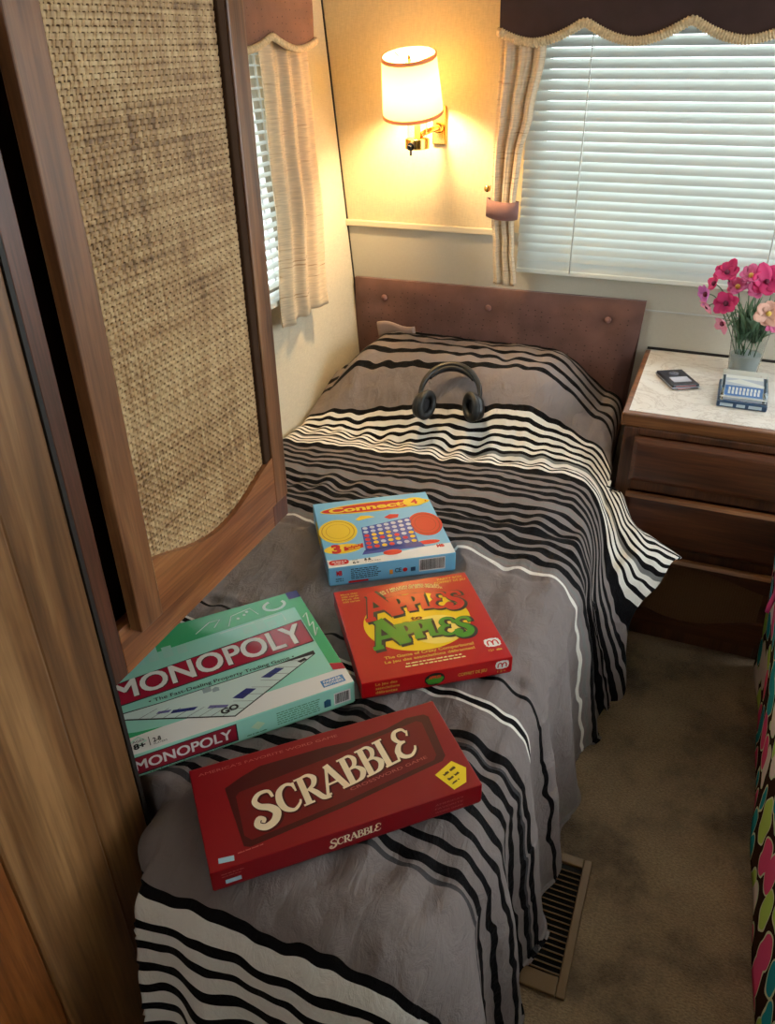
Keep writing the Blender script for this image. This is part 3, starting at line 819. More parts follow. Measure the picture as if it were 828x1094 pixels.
def game_box(key, name, label, mat_lid, mat_side, cut=True):
    bx, by, ang, w, d, zb, zt = BOXES[key]; hgt = zt-zb
    e = thing(name, label, 'board game', (bx, by, zb), math.radians(ang), 'board games lying on the bed')
    lid = MB().box(-w/2, w/2, -d/2, d/2, .003, hgt).build('lid', mat_lid, e, bevel=.0016)
    MB().box(-w/2+.002, w/2-.002, -d/2+.002, d/2-.002, 0, .0029).build('tray', mat_side, e)
    eps = .0002
    top = lambda u, v, h: (u-w/2, v-d/2, hgt+eps*(h+1))
    front = lambda u, v, h: (u-w/2, -d/2-eps*(h+1), v)
    leftf = lambda u, v, h: (-w/2-eps*(h+1), d/2-u, v)
    return e, Art, top, front, leftf, w, d, hgt
def P_(name, rgb, rough=.42, coat=.15): return plain(name, rgb, rough, coat=coat, spec=.35)
def barcode(e, P, u0, v0, u1, v1):
    Art(P).rect(u0, v0, u1, v1, 0).build('barcode_field', M['white_print'], e)
    a = Art(P); u = u0+.002; rnd = random.Random(3)
    while u < u1-.003:
        q = rnd.choice((.0006,.0009,.0014)); a.rect(u, v0+.003, u+q, v1-.002, 1); u += q+rnd.choice((.0006,.0010))
    a.build('barcode', M['black_print'], e)

# ---- red word game (long box)
red_s = P_('deep red card', (140,10,24)); red_s2 = P_('darker red card', (116,14,22)); darkred = P_('maroon ink', (72,8,14)); cream_i = P_('cream ink', (250,230,194)); faint = P_('faint pink ink', (190,96,92)); ltblue = P_('pale blue ink', (168,206,220))
e, A, top, front, leftf, w, d, hg = game_box('scr', 'board_game_box', 'long deep red board game box nearest the foot of the bed', red_s, red_s2)
A(top).poly([(.050,.024),(.058,.020),(.20,.036),(.356,.060),(.364,.068),(.372,.150),(.366,.157),(.338,.160),(.30,.150),(.24,.146),(.20,.150),(.10,.150),(.070,.140),(.044,.128)], 0).build('tile_shadow', darkred, e)
A(top).poly([(.062,.030),(.20,.044),(.345,.066),(.352,.074),(.357,.142),(.350,.148),(.20,.128),(.062,.114),(.056,.108),(.054,.040)], 1).build('tile_panel', P_('red tile ink', (112,8,18)), e)
def plc(x, y, width=False):
    U0, V0, LW, HT, rot = .070, .048, .262, .050, math.radians(9.0)
    if width is True: return LW*x*1.0
    X = x*LW; Y = y*HT*(.95+.15*x) - .004*math.sin(PI*x)
    return (U0+X*math.cos(rot)-Y*math.sin(rot)*.4, V0+X*math.sin(rot)+Y*math.cos(rot))
def plc_s(x, y, width=False):
    if width is True: return plc(x, y, True)
    q = plc(x, y); return (q[0]+.0018, q[1]-.0018)
a = A(top); serif_word(a, 'SCRABBLE', plc_s, 2, .07, 1.0); a.build('title_shadow', P_('title shadow ink', (70,8,12)), e)
a = A(top); serif_word(a, 'SCRABBLE', plc, 3, .02, .95); a.build('title_lettering', cream_i, e, 'cream serif title lettering')
a = A(top); a.text("AMERICA'S FAVORITE WORD GAME", .012, .163, .225, .0048, 0); a.text('CROSSWORD GAME', .212, .0575, .338, .0052, 3, rot=math.radians(7)); a.marks(.040, .0155, .075, .0022, 1, .05, 2); a.build('small_lettering', faint, e)
A(top).poly([(.335,.040),(.368,.055),(.383,.036),(.372,.012),(.350,.006)], 1).build('badge', P_('yellow badge ink', (246,214,40)), e, 'yellow corner badge')
a = A(top); a.marks(.347, .033, .372, .005, 2, .35, 3); a.marks(.350, .023, .371, .005, 2, .35, 4); a.marks(.352, .015, .366, .003, 2, .35, 5); a.build('badge_lettering', P_('badge ink', (92,70,20)), e)
A(top).poly([(.0135,.0100),(.034,.0075),(.035,.0155),(.0145,.018)], 1).build('maker_mark', ltblue, e, 'pale blue maker mark')
A(front).rect(.018, .010, .039, .018, 1).build('maker_mark', ltblue, e, 'pale blue maker mark')
def plf(x, y, width=False):
    if width is True: return .075*x
    return (.160+.075*x, .0125+.0145*y+.004*x)
a = A(front); serif_word(a, 'SCRABBLE', plf, 1, .02, .95); a.build('side_title', cream_i, e)
a = A(front)
for k_, t_ in enumerate(("AMERICA'S", 'FAVORITE', 'WORD GAME')): a.text(t_, .318, .026-.008*k_, .362, .0034, 1)
a.marks(.014, .0295, .044, .0020, 1, 0, 6); a.marks(.014, .0245, .040, .0020, 1, 0, 7); a.build('side_lettering', faint, e)

# ---- red card game (square box)
red2 = P_('bright red card', (190,12,22), .32, .3); red2d = P_('bright red card side', (170,10,20)); yel = P_('yellow ink', (250,210,30), .28, .5); gold = P_('gold ink', (222,170,70), .35); grn = P_('green ink', (64,150,40), .28, .5); blackk = M['black_print']
e, A, top, front, leftf, w, d, hg = game_box('app', 'board_game_box', 'square bright red board game box with a yellow disc on its lid', red2, red2d)
A(top).ell(.135, .138, .100, .083, 0, 48).build('yellow_disc', yel, e, 'yellow oval behind the title')
APC = P_('light orange glow ink', (252,226,110), .28, .5); A(top).ell(.165, .105, .050, .040, 1, 40).build('pale_disc', APC, e)
def block_word(chars, dx, dy, h, extra, art):
    for ch, u, v, s_, rot in chars:
        _, strokes = serif_glyph(ch); c, sn = math.cos(rot), math.sin(rot)
        for pts, w_ in strokes:
            q = [(px*s_, py*s_) for px, py in pts]
            if len(q) == 2: q = [(q[0][0]+(q[1][0]-q[0][0])*t_/4, q[0][1]+(q[1][1]-q[0][1])*t_/4) for t_ in range(5)]
            ww = wlist(w_, len(q)); f = lambda z_: (max(z_, .10)*1.35+extra)*s_
            ww = [f(z_) for z_ in ww] if isinstance(ww, list) else f(ww)
            art.stroke([(u+dx+px*c-py*sn, v+dy+px*sn+py*c) for px, py in q], ww, h)
W1 = [('A',.043,.158,.078,.12),('P',.096,.166,.050,.06),('P',.124,.169,.048,.0),('L',.150,.169,.047,-.05),('E',.170,.166,.047,-.1),('S',.197,.160,.050,-.14)]
W2 = [('A',.040,.078,.074,.10),('P',.090,.086,.048,.05),('P',.117,.089,.046,.0),('L',.143,.090,.045,-.04),('E',.163,.087,.046,-.1),('S',.190,.080,.050,-.14)]
for W1_, mm in ((W1, P_('red letter ink', (206,24,26), .35, .3)), (W2, grn)):
    a = A(top); block_word(W1_, .0022, -.0022, 2, .13, a); a.build('title_shadow', blackk, e)
    a = A(top); block_word(W1_, 0, 0, 3, 0, a); a.build('title_lettering', mm, e)
a = A(top); a.text('to', .124, .140, .146, .011, 4, bold=.03); a.build('small_title', P_('dark red ink', (120,30,20)), e)
def arch(c, r): 
    def f(X, Y): return (X, Y+c*(1-((X/r)-1)**2))
    return f
a = A(top); a.text('OVER 7 MILLION GAMES SOLD!', .074, .229, .205, .0062, 1, bold=.02, warp=arch(.014, .066)); a.text('PLUS DE 7 MILLIONS DE JEUX VENDUS!', .070, .2205, .209, .0055, 1, bold=.02, warp=arch(.016, .07))
a.marks(.085, .0275, .185, .0036, 1, 0, 8); a.marks(.082, .0205, .19, .0036, 1, 0, 9); a.build('banner_lettering', P_('pale yellow ink', (248,226,160)), e)
a = A(top); a.text('PARTY BOX', .207, .2475, .259, .0065, 1, bold=.02); a.text('COFFRET DE JEU', .198, .2375, .262, .0060, 1, bold=.02)
for k_, t_ in enumerate(('More than', '500 cards', 'Plus de', '500 cartes')): a.text(t_, .012, .2465-.008*k_, .045, .0050, 1, bold=.02)
a.text('The Game of Crazy Comparisons!', .052, .0485, .215, .0068, 1, bold=.03); a.text('Le jeu des associations délirantes!', .050, .0375, .213, .0062, 1, bold=.03); a.build('gold_lettering', gold, e)
def gear_mark(P, u0, v0, u1, v1, e, h=1):
    cx, cy = (u0+u1)/2, (v0+v1)/2; pts = []
    n_ = 60
    a_ = A(P)
    for k_ in range(n_):
        t_ = 2*PI*k_/n_; q_ = 1+.05*math.cos(12*t_); ce = lambda z: math.copysign(abs(z)**.55, z)
        pts.append((cx+(u1-u0)/2*q_*ce(math.cos(t_)), cy+(v1-v0)/2*q_*ce(math.sin(t_))))
    a_.poly(pts, h); a_.build('maker_mark', M['white_print'], e, 'white maker mark with red arches')
    a_ = A(P); wd = u1-u0; ht = v1-v0
    for k_ in (-1, 1): a_.stroke([(cx+k_*wd*.17+wd*.15*math.cos(t_), v0+ht*.45+ht*.28*math.sin(t_)) for t_ in [PI*z/10 for z in range(11)]], wd*.09, h+1); 
    for k_ in (-.32, 0, .32): a_.stroke([(cx+k_*wd, v0+ht*.18), (cx+k_*wd, v0+ht*.47)], wd*.09, h+1)
    a_.build('mark_arches', P_('logo red', (200,20,30)), e)
gear_mark(top, .233, .034, .262, .056, e)
a = A(top); a.text('12+', .234, .023, .244, .0055, 1, bold=.02); a.marks(.248, .023, .258, .0045, 1, 0, 10); a.build('age_lettering', gold, e)
a = A(front)
for k_, t_ in enumerate(('Le jeu des', 'associations', 'délirantes')): a.text(t_, .024, .026-.009*k_, .062+.004*(k_ == 1), .0055, 1, bold=.02)
a.text('COFFRET DE JEU', .170, .014, .222, .0065, 1, bold=.02); a.build('side_lettering', gold, e)
A(front).ell(.128, .018, .018, .0135, 1, 30).build('side_emblem', blackk, e)
A(front).ell(.128, .016, .0155, .0095, 2, 30, wob=.08).build('side_emblem_green', grn, e)
a = A(front); a.text('APPLES', .117, .0195, .139, .006, 3, bold=.05); a.build('side_emblem_lettering', P_('emblem red', (220,60,40)), e)
gear_mark(front, .238, .014, .262, .032, e)
a = A(front); a.text('12+', .242, .006, .258, .005, 1); a.build('side_age', gold, e)

# ---- pale blue four-in-a-row game
blue = P_('sky blue card', (120,190,226)); blues = P_('blue card side', (96,158,190)); navy = P_('grid blue ink', (34,70,168)); redi = P_('red ink', (206,22,28), .4, .1); yeli = P_('yellow token ink', (244,206,44)); white = M['white_print']
e, A, top, front, leftf, w, d, hg = game_box('c4', 'board_game_box', 'light blue board game box showing a blue grid of tokens, nearest the headboard', blue, blues)
A(top).poly([(0.001,.001),(.268,.001),(.268,.040),(.20,.036),(.10,.022),(.045,.020),(.001,.03)], 0).build('white_sweep', white, e)
A(top).ell(.14, .224, .128, .022, 1, 48).build('banner_rim', yeli, e)
A(top).ell(.138, .224, .122, .018, 2, 48).build('banner', redi, e)
A(top).ell(.231, .225, .026, .0195, 3, 32).build('number_disc', yeli, e)
a = A(top); a.text('Connect', .032, .2145, .205, .0195, 3, bold=.035); a.build('title_lettering', yeli, e, 'yellow title lettering')
a = A(top); a.text('4', .223, .2155, .239, .0195, 4, bold=.035); a.build('title_number', redi, e)
dk_y = P_('dark yellow ink', (206,150,20)); dk_r = P_('dark red token ink', (160,24,22))
for cu_, cv_, ru_, rv_, c1, c2, nm in ((.040,.136,.042,.048,yeli,dk_y,'yellow_token'), (.234,.126,.037,.049,redi,dk_r,'red_token')):
    A(top).ell(cu_, cv_, ru_, rv_, 1, 40).build(nm, c1, e)
    a = A(top); a.stroke([(cu_+ru_*.84*math.cos(2*PI*z/40), cv_+rv_*.84*math.sin(2*PI*z/40)) for z in range(41)], .0022, 2); a.build('token_rim', c2, e)
    a = A(top); a.stroke([(cu_+ru_*.62*math.cos(2*PI*z/40), cv_+rv_*.62*math.sin(2*PI*z/40)) for z in range(41)], .0012, 2); a.build('token_rim', c2, e)
A(top).ell(.040, .066, .040, .018, 1, 40).build('yellow_sweep', yeli, e)
a = A(top); a.poly([(.092,.140),(.205,.160),(.202,.052),(.086,.046)], 2); a.poly([(.076,.034),(.212,.038),(.206,.056),(.084,.050)], 2); a.build('game_grid', navy, e, 'blue upright game grid')
holes = {0: A(top), 1: A(top), 2: A(top)}; rnd = random.Random(11)
for r_ in range(6):
    for c_ in range(7):
        fu = (c_+.5)/7; fv = (r_+.6)/6.2
        u = (.088+(.114-.0)*fu)*(1)+.004*(fv); v = .050+.004*fu+fv*(.092+.014*fu)
        k_ = rnd.choice((0,1)) if r_ < 4 and not (r_ == 3 and c_ > 3) else 2
        if rnd.random() < .15: k_ = 2
        holes[k_].ell(u, v, .0058, .0058, 3, 14)
holes[0].build('grid_tokens', yeli, e, 'yellow tokens'); holes[1].build('grid_tokens', redi, e, 'red tokens'); holes[2].build('grid_holes', P_('pale hole ink', (190,206,226)), e)
a = A(top); a.ell(.140,.030,.020,.010,3,24); a.ell(.222,.052,.026,.008,1,24); a.poly([(.15,.172),(.165,.182),(.185,.178),(.180,.165),(.160,.162)], 2); a.build('loose_tokens', redi, e)
a = A(top); a.poly([(.085,.176),(.100,.190),(.118,.186),(.130,.178),(.112,.176),(.092,.170)], 2); a.build('loose_yellow_token', yeli, e)
a = A(top); a.text('3', .016, .052, .036, .030, 3, bold=.06); a.build('big_number', redi, e)
A(top).poly([(.042,.056),(.084,.062),(.085,.078),(.043,.072)], 2).build('red_flag', redi, e)
a = A(top); a.marks(.048, .0685, .080, .0040, 3, .12, 11); a.marks(.052, .0605, .078, .0040, 3, .12, 12); a.build('flag_lettering', yeli, e)
A(top).rrect(.004, .008, .045, .026, .008, 2).build('corner_lozenge', redi, e)
a = A(top); a.marks(.010, .018, .040, .0030, 3, 0, 13); a.marks(.014, .0115, .036, .0030, 3, 0, 14); a.build('lozenge_lettering', white, e)
a = A(top); a.text('AGE', .052, .017, .064, .004, 2); a.text('6+', .052, .006, .066, .008, 2, bold=.03); a.text('2 PLAYERS', .078, .007, .11, .004, 2)
for z_ in (.080, .088): a.ell(z_, .0185, .0022, .0022, 2, 12); a.rect(z_-.003, .0125, z_+.003, .0165, 2)
a.build('age_lettering', M['black_print'], e)
a = A(top); a.text('MB', .236, .028, .252, .010, 2, bold=.05); a.build('maker_mark', redi, e)
barcode(e, front, .190, .010, .246, .041)
a = A(front)
rnd = random.Random(5)
for r_ in range(6): 
    u = .046
    while u < .10: q_ = rnd.uniform(.003,.009); a.rect(u, .036-.0045*r_, u+q_, .0385-.0045*r_, 0); u += q_+.0015
a.text('CE', .138, .016, .152, .010, 1, bold=.03); a.rect(.172, .014, .182, .024, 1); a.marks(.014, .016, .030, .0028, 1, 0, 15); a.marks(.014, .011, .030, .0028, 1, 0, 16); a.build('side_lettering', P_('slate ink', (44,72,100)), e)
a = A(front); a.text('MB', .016, .026, .028, .011, 1, bold=.05); a.rrect(.040,.004,.082,.009,.002,1); a.ell(.160,.020,.005,.005,1,20); a.build('side_marks', redi, e)
A(front).rect(.127, .013, .134, .024, 1).build('side_toy_mark', P_('orange ink', (230,150,40)), e)
a = A(leftf); a.ell(.10,.024,.05,.018,0,30); a.build('side_yellow_patch', yeli, e); a = A(leftf); a.text('CONNECT 4', .14, .014, .24, .016, 1, bold=.03); a.build('left_title', redi, e)

# ---- green property game
mint = P_('mint card', (160,224,204), .22, .5); mints = P_('green card side', (126,194,152)); grn2 = P_('bright green ink', (70,180,120), .22, .6); ltm = P_('pale mint ink', (206,234,220), .22, .6); crim = P_('crimson ink', (176,40,62), .22, .6); nav = P_('navy ink', (44,54,120)); paper = P_('pale board ink', (214,232,224), .22, .6)
e, A, top, front, leftf, w, d, hg = game_box('mono', 'board_game_box', 'large mint green board game box partly hidden by the cane door', mint, mints)
A(top).rect(.001, .001, .399, .040, 0).build('white_edge', white, e)
A(top).poly([(.001,.215),(.375,.236),(.399,.232),(.399,.284),(.001,.284)], 0).build('green_band', grn2, e)
a = A(top); a.poly([(.378,.236),(.3785,.060),(.399,.045),(.399,.232)], 0); a.poly([(.001,.060),(.05,.046),(.09,.040),(.001,.036)], 1); a.build('green_corner', grn2, e)
a = A(top)
a.stroke([(.345+.020*math.cos(t_), .258+.014*math.sin(t_)) for t_ in [1.9+z*.19 for z in range(27)]], .006, 1); a.stroke([(.382,.20),(.392,.21),(.384,.17),(.394,.18),(.384,.14),(.395,.16)], .0025, 1)
a.stroke([(.012,.03),(.03,.022),(.05,.034),(.06,.022),(.045,.016)], .004, 2)
a.stroke([(.25,.235),(.262,.262),(.30,.27),(.31,.245)], .002, 1); a.stroke([(.19,.240),(.22,.262),(.24,.262),(.225,.243)], .002, 1)
for z_ in ((.272,.250),(.285,.255),(.292,.262)): a.ell(*z_, .003, .003, 1, 10)
a.stroke([(.23,.222),(.35,.228),(.35,.205)], .003, 1); a.build('line_art', ltm, e)
A(top).rect(.376, .262, .3995, .2845, 2).build('navy_corner', nav, e)
A(top).poly([(.3785,.060),(.399,.052),(.399,.036),(.3785,.042)], 2).build('crimson_corner', crim, e)
# skyline blocks (plain)
a = A(top)
for u_, h_ in ((.03,.03),(.05,.045),(.075,.035),(.10,.05),(.125,.03),(.15,.022),(.27,.018),(.295,.026),(.315,.016)): a.rect(u_, .199, u_+.017, .2+h_, 2)
a.build('skyline', P_('pale green building ink', (170,222,204), .22, .6), e)
A(top).poly([(.040,.1135),(.376,.126),(.376,.195),(.040,.170),(.001,.167),(.001,.112)], 3).build('title_outline', M['black_print'], e)
A(top).poly([(.001,.1145),(.374,.128),(.374,.1925),(.001,.165)], 4).build('title_band', crim, e, 'crimson title band')
a = A(top); a.bold_text('MONOPOLY', .032, .1245, .366, .043, 5, .0013, warp=lambda X, Y: (X, Y*(1+.22*X/.33)+.0085*X/.33)); a.build('title_shadow', P_('dark crimson ink', (90,20,30)), e)
a = A(top); a.bold_text('MONOPOLY', .030, .1265, .364, .043, 6, .0013, warp=lambda X, Y: (X, Y*(1+.22*X/.33)+.0085*X/.33)); a.build('title_lettering', white, e, 'white title lettering')
# board seen in perspective
A(top).poly([(.001,.090),(.040,.078),(.198,.010),(.366,.094),(.366,.104),(.30,.0985),(.10,.0945),(.001,.098)], 1).build('board_outline', M['black_print'], e)
A(top).poly([(.001,.0915),(.042,.080),(.198,.0125),(.362,.094),(.30,.0965),(.10,.0925),(.001,.095)], 2).build('board_print', paper, e)
a = A(top); a.poly([(.205,.052),(.232,.064),(.247,.056),(.22,.043)], 3); a.poly([(.262,.078),(.292,.090),(.305,.083),(.276,.071)], 3); a.poly([(.112,.068),(.150,.058),(.142,.053),(.106,.062)], 3); a.build('board_squares', nav, e)
a = A(top); a.poly([(.168,.052),(.196,.040),(.190,.036),(.162,.047)], 3); a.poly([(.09,.075),(.11,.070),(.104,.066),(.085,.071)], 3); a.build('board_squares', P_('violet ink', (110,110,160)), e)
a = A(top)
for t_ in [z/9 for z in range(1, 9)]: a.stroke([(.198+(.362-.198)*t_, .0125+(.094-.0125)*t_), (.198+(.362-.198)*t_-.03, .0125+(.094-.0125)*t_+.014)], .0007, 3); a.stroke([(.198+(.042-.198)*t_, .0125+(.080-.0125)*t_), (.198+(.042-.198)*t_+.03, .0125+(.080-.0125)*t_+.010)], .0007, 3)
a.text('GO', .180, .023, .210, .011, 4, bold=.05, rot=.1); a.poly([(.012,.086),(.03,.088),(.036,.080),(.02,.078)], 4); a.poly([(.33,.088),(.345,.092),(.348,.086),(.335,.083)], 4)
a.text('★ The Fast-Dealing Property Trading Game ★'.replace('★', '•'), .080, .1005, .330, .0078, 3, bold=.01); a.build('board_lettering', M['black_print'], e)
a = A(top)
for u_, v_, s_ in ((.165,.083,1),(.180,.079,.8)): a.rect(u_, v_, u_+.014*s_, v_+.008*s_, 3); a.poly([(u_-.002, v_+.008*s_), (u_+.016*s_, v_+.008*s_), (u_+.008*s_, v_+.014*s_)], 3)
a.build('house_print', P_('grey house ink', (150,170,170)), e)
A(top).rect(.348, .008, .388, .025, 2).build('maker_mark', P_('marker blue ink', (84,140,196)), e)
a = A(top); a.text('PARKER', .352, .0175, .384, .0052, 3, bold=.03); a.text('BROTHERS', .351, .0105, .385, .0052, 3, bold=.03); a.build('maker_lettering', white, e)
A(top).ell(.012, .012, .014, .010, 2, 24).build('round_mark', P_('olive ink', (120,150,70)), e)
a = A(top); a.text('AGES', .040, .0235, .058, .0045, 3); a.text('8+', .040, .010, .058, .0105, 3, bold=.04); a.rect(.064, .009, .0652, .028, 3); a.text('2-8', .070, .0135, .082, .009, 3, bold=.03); a.text('PLAYERS', .070, .008, .090, .0035, 3); a.build('age_lettering', M['black_print'], e)
A(front).rect(.001, .006, .196, .043, 0).build('side_band_outline', M['black_print'], e)
A(front).rect(.001, .0085, .194, .0415, 1).build('side_title_band', P_('side crimson ink', (150,28,48)), e)
a = A(front); a.bold_text('MONOPOLY', .036, .0155, .186, .020, 2, .0006); a.build('side_title', white, e)
a = A(front); a.text('• The Fast-Dealing Property Trading Game •', .055, .0018, .175, .0042, 1); a.build('side_subtitle', M['black_print'], e)
A(front).poly([(.218,.024),(.230,.033),(.242,.024),(.230,.015)], 1).build('side_diamond', P_('pale green side ink', (190,220,180)), e)
a = A(front); rnd = random.Random(9)
for r_ in range(6):
    u = .262
    while u < .335: q_ = rnd.uniform(.003,.01); a.rect(u, .034-.0048*r_, u+q_, .0360-.0048*r_, 0); u += q_+.0015
a.marks(.210, .008, .246, .0026, 1, 0, 17); a.build('side_lettering', P_('green side ink', (84,150,110)), e)
A(front).poly([(.344,.012),(.356,.012),(.356,.026),(.350,.029),(.344,.026)], 1).build('side_maker_mark', P_('teal mark', (40,90,120)), e)
barcode(e, front, .362, .010, .392, .036)

# ------------------------------------------------------------------ headphones
hp = thing('headphones', 'black over-ear headphones lying on the pillow end of the bed', 'headphones', (-.628, 1.963, .600), rot=(math.radians(33), 0, math.radians(14)))
def arc(r1, r2, t0, t1, n, z=0): return [(r1*math.cos(t0+(t1-t0)*i/n), r2*math.sin(t0+(t1-t0)*i/n), z) for i in range(n+1)]
b_ = MB(); b_.tube(arc(.083, .098, -.15, PI+.15, 40, 0), [.006+.006*math.sin(PI*i/40) for i in range(41)], 12, flat=.9, up=(0,0,1)); b_.build('headband', M['black_plastic'], hp, smooth=True)
b_ = MB(); b_.tube(arc(.073, .088, .6, PI-.6, 30, 0), [.004+.006*math.sin(PI*i/30) for i in range(31)], 12, flat=.8, up=(0,0,1)); b_.build('headband_padding', M['black_soft'], hp, smooth=True)
for sgn in (-1, 1):
    Rm = Matrix.Translation((sgn*.070, -.045, .008)) @ Matrix.Rotation(sgn*math.radians(18), 4, 'Z') @ Matrix.Rotation(sgn*math.radians(28), 4, 'Y') @ Matrix.Rotation(-sgn*PI/2, 4, 'Y')
    # local z points inward to the head
    Sx = Matrix.Diagonal((.85, 1.12, 1, 1))
    c = MB(); c.lathe([(.0001,-.022),(.020,-.021),(.033,-.015),(.037,-.004),(.036,.004),(.0001,.004)], 32, Rm @ Sx); cup = c.build('ear_cup', M['black_plastic'], hp, smooth=True, auto=50)
    c = MB(); prof = [(.030+.011*math.cos(t_), .010+.010*math.sin(t_)) for t_ in [2*PI*z/14 for z in range(14)]]; c.lathe(prof, 32, Rm @ Sx, close=True); c.build('ear_cushion', M['black_soft'], cup, smooth=True)
    c = MB(); c.lathe([(.0001,.006),(.022,.006)], 24, Rm @ Sx); c.build('ear_mesh', plain('dark speaker cloth', (34,34,36), .9), cup)
    c = MB(); c.lathe([(.0001,-.0235),(.012,-.0235),(.013,-.021)], 24, Rm @ Sx); c.build('cup_badge', plain('gloss grey', (70,72,76), .2), cup, smooth=True)
    c = MB(); c.tube([(sgn*.083,-.012,0),(sgn*.0865,-.025,.002),(sgn*.088,-.045,.004)], [.006,.0055,.004], 10); c.build('yoke', M['black_plastic'], hp, smooth=True)

# ------------------------------------------------------------------ nightstand
NX0, NX1, NYF = -.143, .312, 1.880
ns = thing('nightstand', 'dark wood chest of drawers with a marble-look top beside the bed', 'nightstand', (0, 1.88, 0))
def Ns(mb): mb.v = [(x, y-1.88, z) for x, y, z in mb.v]; return mb
c = MB(); c.box(NX0, NX0+.018, NYF, YB-.006, 0, .622); c.box(NX1-.018, NX1, NYF, YB-.006, 0, .622); c.box(NX0+.018, NX1-.018, NYF+.30, NYF+.31, 0, .622); c.box(NX0+.018, NX1-.018, NYF+.012, YB-.006, 0, .05)
Ns(c).build('side_panel', M['carcass'], ns)
f = MB(); f.box(NX0, NX0+.036, NYF-.012, NYF+.002, 0, .622); f.box(NX1-.036, NX1, NYF-.012, NYF+.002, 0, .622)
for z0, z1 in ((.604,.622),(.452,.492),(.272,.312),(0,.052)): f.box(NX0+.036, NX1-.036, NYF-.011, NYF+.002, z0, z1)
Ns(f).build('face_frame', M['carcass'], ns, bevel=.002)
Ns(MB().box(NX0-.010, NX1+.006, NYF-.0085, YB-.005, .622, .656)).build('top_edge', M['oak_x'], ns, bevel=.004)
Ns(MB().box(NX0+.004, NX1-.006, NYF+.010, YB-.007, .6525, .6572)).build('marble_top', M['marble'], ns)
def drawer(z0, z1, panel):
    x0_, x1_ = NX0+.030, NX1-.030
    dmb = MB(); yf = NYF-.032
    if not panel:
        # raised slab with routed edge
        pts = [(x0_, z0), (x1_, z0), (x1_, z1), (x0_, z1)]; i1, i2 = .010, .016
        vs = []
        for ins, y in ((0, NYF-.012), (0, NYF-.024), (i1, yf+.001), (i2, yf)):
            vs += [(x0_+ins, y, z0+ins), (x1_-ins, y, z0+ins), (x1_-ins, y, z1-ins), (x0_+ins, y, z1-ins)]
        fs = [(k*4+i, k*4+(i+1) % 4, k*4+4+(i+1) % 4, k*4+4+i) for k in range(3) for i in range(4)]+[(12,13,14,15)]
        dmb.add(vs, fs)
    else:
        dmb.box(x0_, x1_, NYF-.012, NYF-.022, z0, z1)
    dr = Ns(dmb).build('drawer', M['drawer'], ns)
    rail = MB()
    if not panel:
        rail.prism([(NYF-.044, z1-.002), (NYF-.024, z1-.002), (NYF-.024, z1+.004), (NYF-.036, z1+.004)], 'x', x0_, x1_)
        if z0 < .4: Ns(rail).build('finger_pull', M['oak_x'], dr)
    else:
        n_ = 40; zt = lambda t: z1-.050+.038*math.sin(PI*t)**1.6; zl = lambda t: z0+.075-.046*math.sin(PI*t)**1.6
        up = [(x0_+(x1_-x0_)*i/n_, zt(i/n_)) for i in range(n_+1)]; dn = [(x0_+(x1_-x0_)*i/n_, zl(i/n_)) for i in range(n_+1)]
        a_ = MB()
        for i in range(n_):
            a_.add([(up[i][0],NYF-.034,up[i][1]),(up[i+1][0],NYF-.034,up[i+1][1]),(up[i+1][0],NYF-.034,z1),(up[i][0],NYF-.034,z1),(up[i][0],NYF-.022,up[i][1]),(up[i+1][0],NYF-.022,up[i+1][1])], [(0,1,2,3),(0,4,5,1)])
            a_.add([(dn[i][0],NYF-.034,z0),(dn[i+1][0],NYF-.034,z0),(dn[i+1][0],NYF-.034,dn[i+1][1]),(dn[i][0],NYF-.034,dn[i][1]),(dn[i][0],NYF-.022,dn[i][1]),(dn[i+1][0],NYF-.022,dn[i+1][1])], [(0,1,2,3),(3,2,5,4)])
        a_.box(x0_, x1_, NYF-.034, NYF-.022, z1, z1+.003)
        a_.box(x0_, x1_, NYF-.034, NYF-.022, z0-.003, z0)
        Ns(a_).build('arched_frame', M['drawer'], dr, fix=False)
        Ns(MB().prism([(NYF-.046, z1+.001), (NYF-.024, z1+.001), (NYF-.024, z1+.008), (NYF-.038, z1+.008)], 'x', x0_, x1_)).build('finger_pull', M['oak_x'], dr)
        g = MB()
        zz = z0+.03
        while zz < z1-.012:
            g.tube([(x0_+.02+(x1_-x0_-.04)*i/60, NYF-.0235+.0012*math.sin(i*PI), zz) for i in range(61)], .0017, 5); zz += .0042
        xx = x0_+.022
        while xx < x1_-.02: g.tube([(xx, NYF-.0245, z0+.03), (xx, NYF-.0245, z1-.013)], .0011, 5); xx += .0065
        Ns(g).build('cane_panel', plain('dark stained cane', (104,70,38), .5), dr)
drawer(.484, .602, False); drawer(.304, .448, False); drawer(.056, .272, True)

# ------------------------------------------------------------------ things on the nightstand
mp = thing('music_player', 'small dark music player lying alone on the marble-look top', 'music player', (-.046, 2.125, .6572), math.radians(-62))
MB().box(-.056, .056, -.036, .036, 0, .013).build('body', plain('dark blue-black casing', (30,30,42), .3), mp, bevel=.003)
MB().box(-.058, .058, -.038, .038, .0045, .0065).build('edge_band', M['steel'], mp, bevel=.001)
MB().box(-.0, .034, -.024, .024, .013, .0136).build('screen', plain('pale screen', (190,190,200), .2), mp)
b_ = MB(); b_.lathe([(.006,.013),(.006,.0142),(.013,.0142),(.013,.013)], 24, Matrix.Translation((-.026,0,0))); b_.sphere((-.026,0,.0135), .004, 10, 6, None, 1, 1, .4); b_.build('control_ring', plain('grey control', (96,96,108), .3), mp, smooth=True)
a = Art(lambda u, v, h: (.0562+.0002*h, u, v)); a.rect(-.028,.0085,.026,.0105,0); a.rect(-.022,.002,.012,.0035,0); a.build('edge_print', P_('pink print', (196,120,120)), mp)

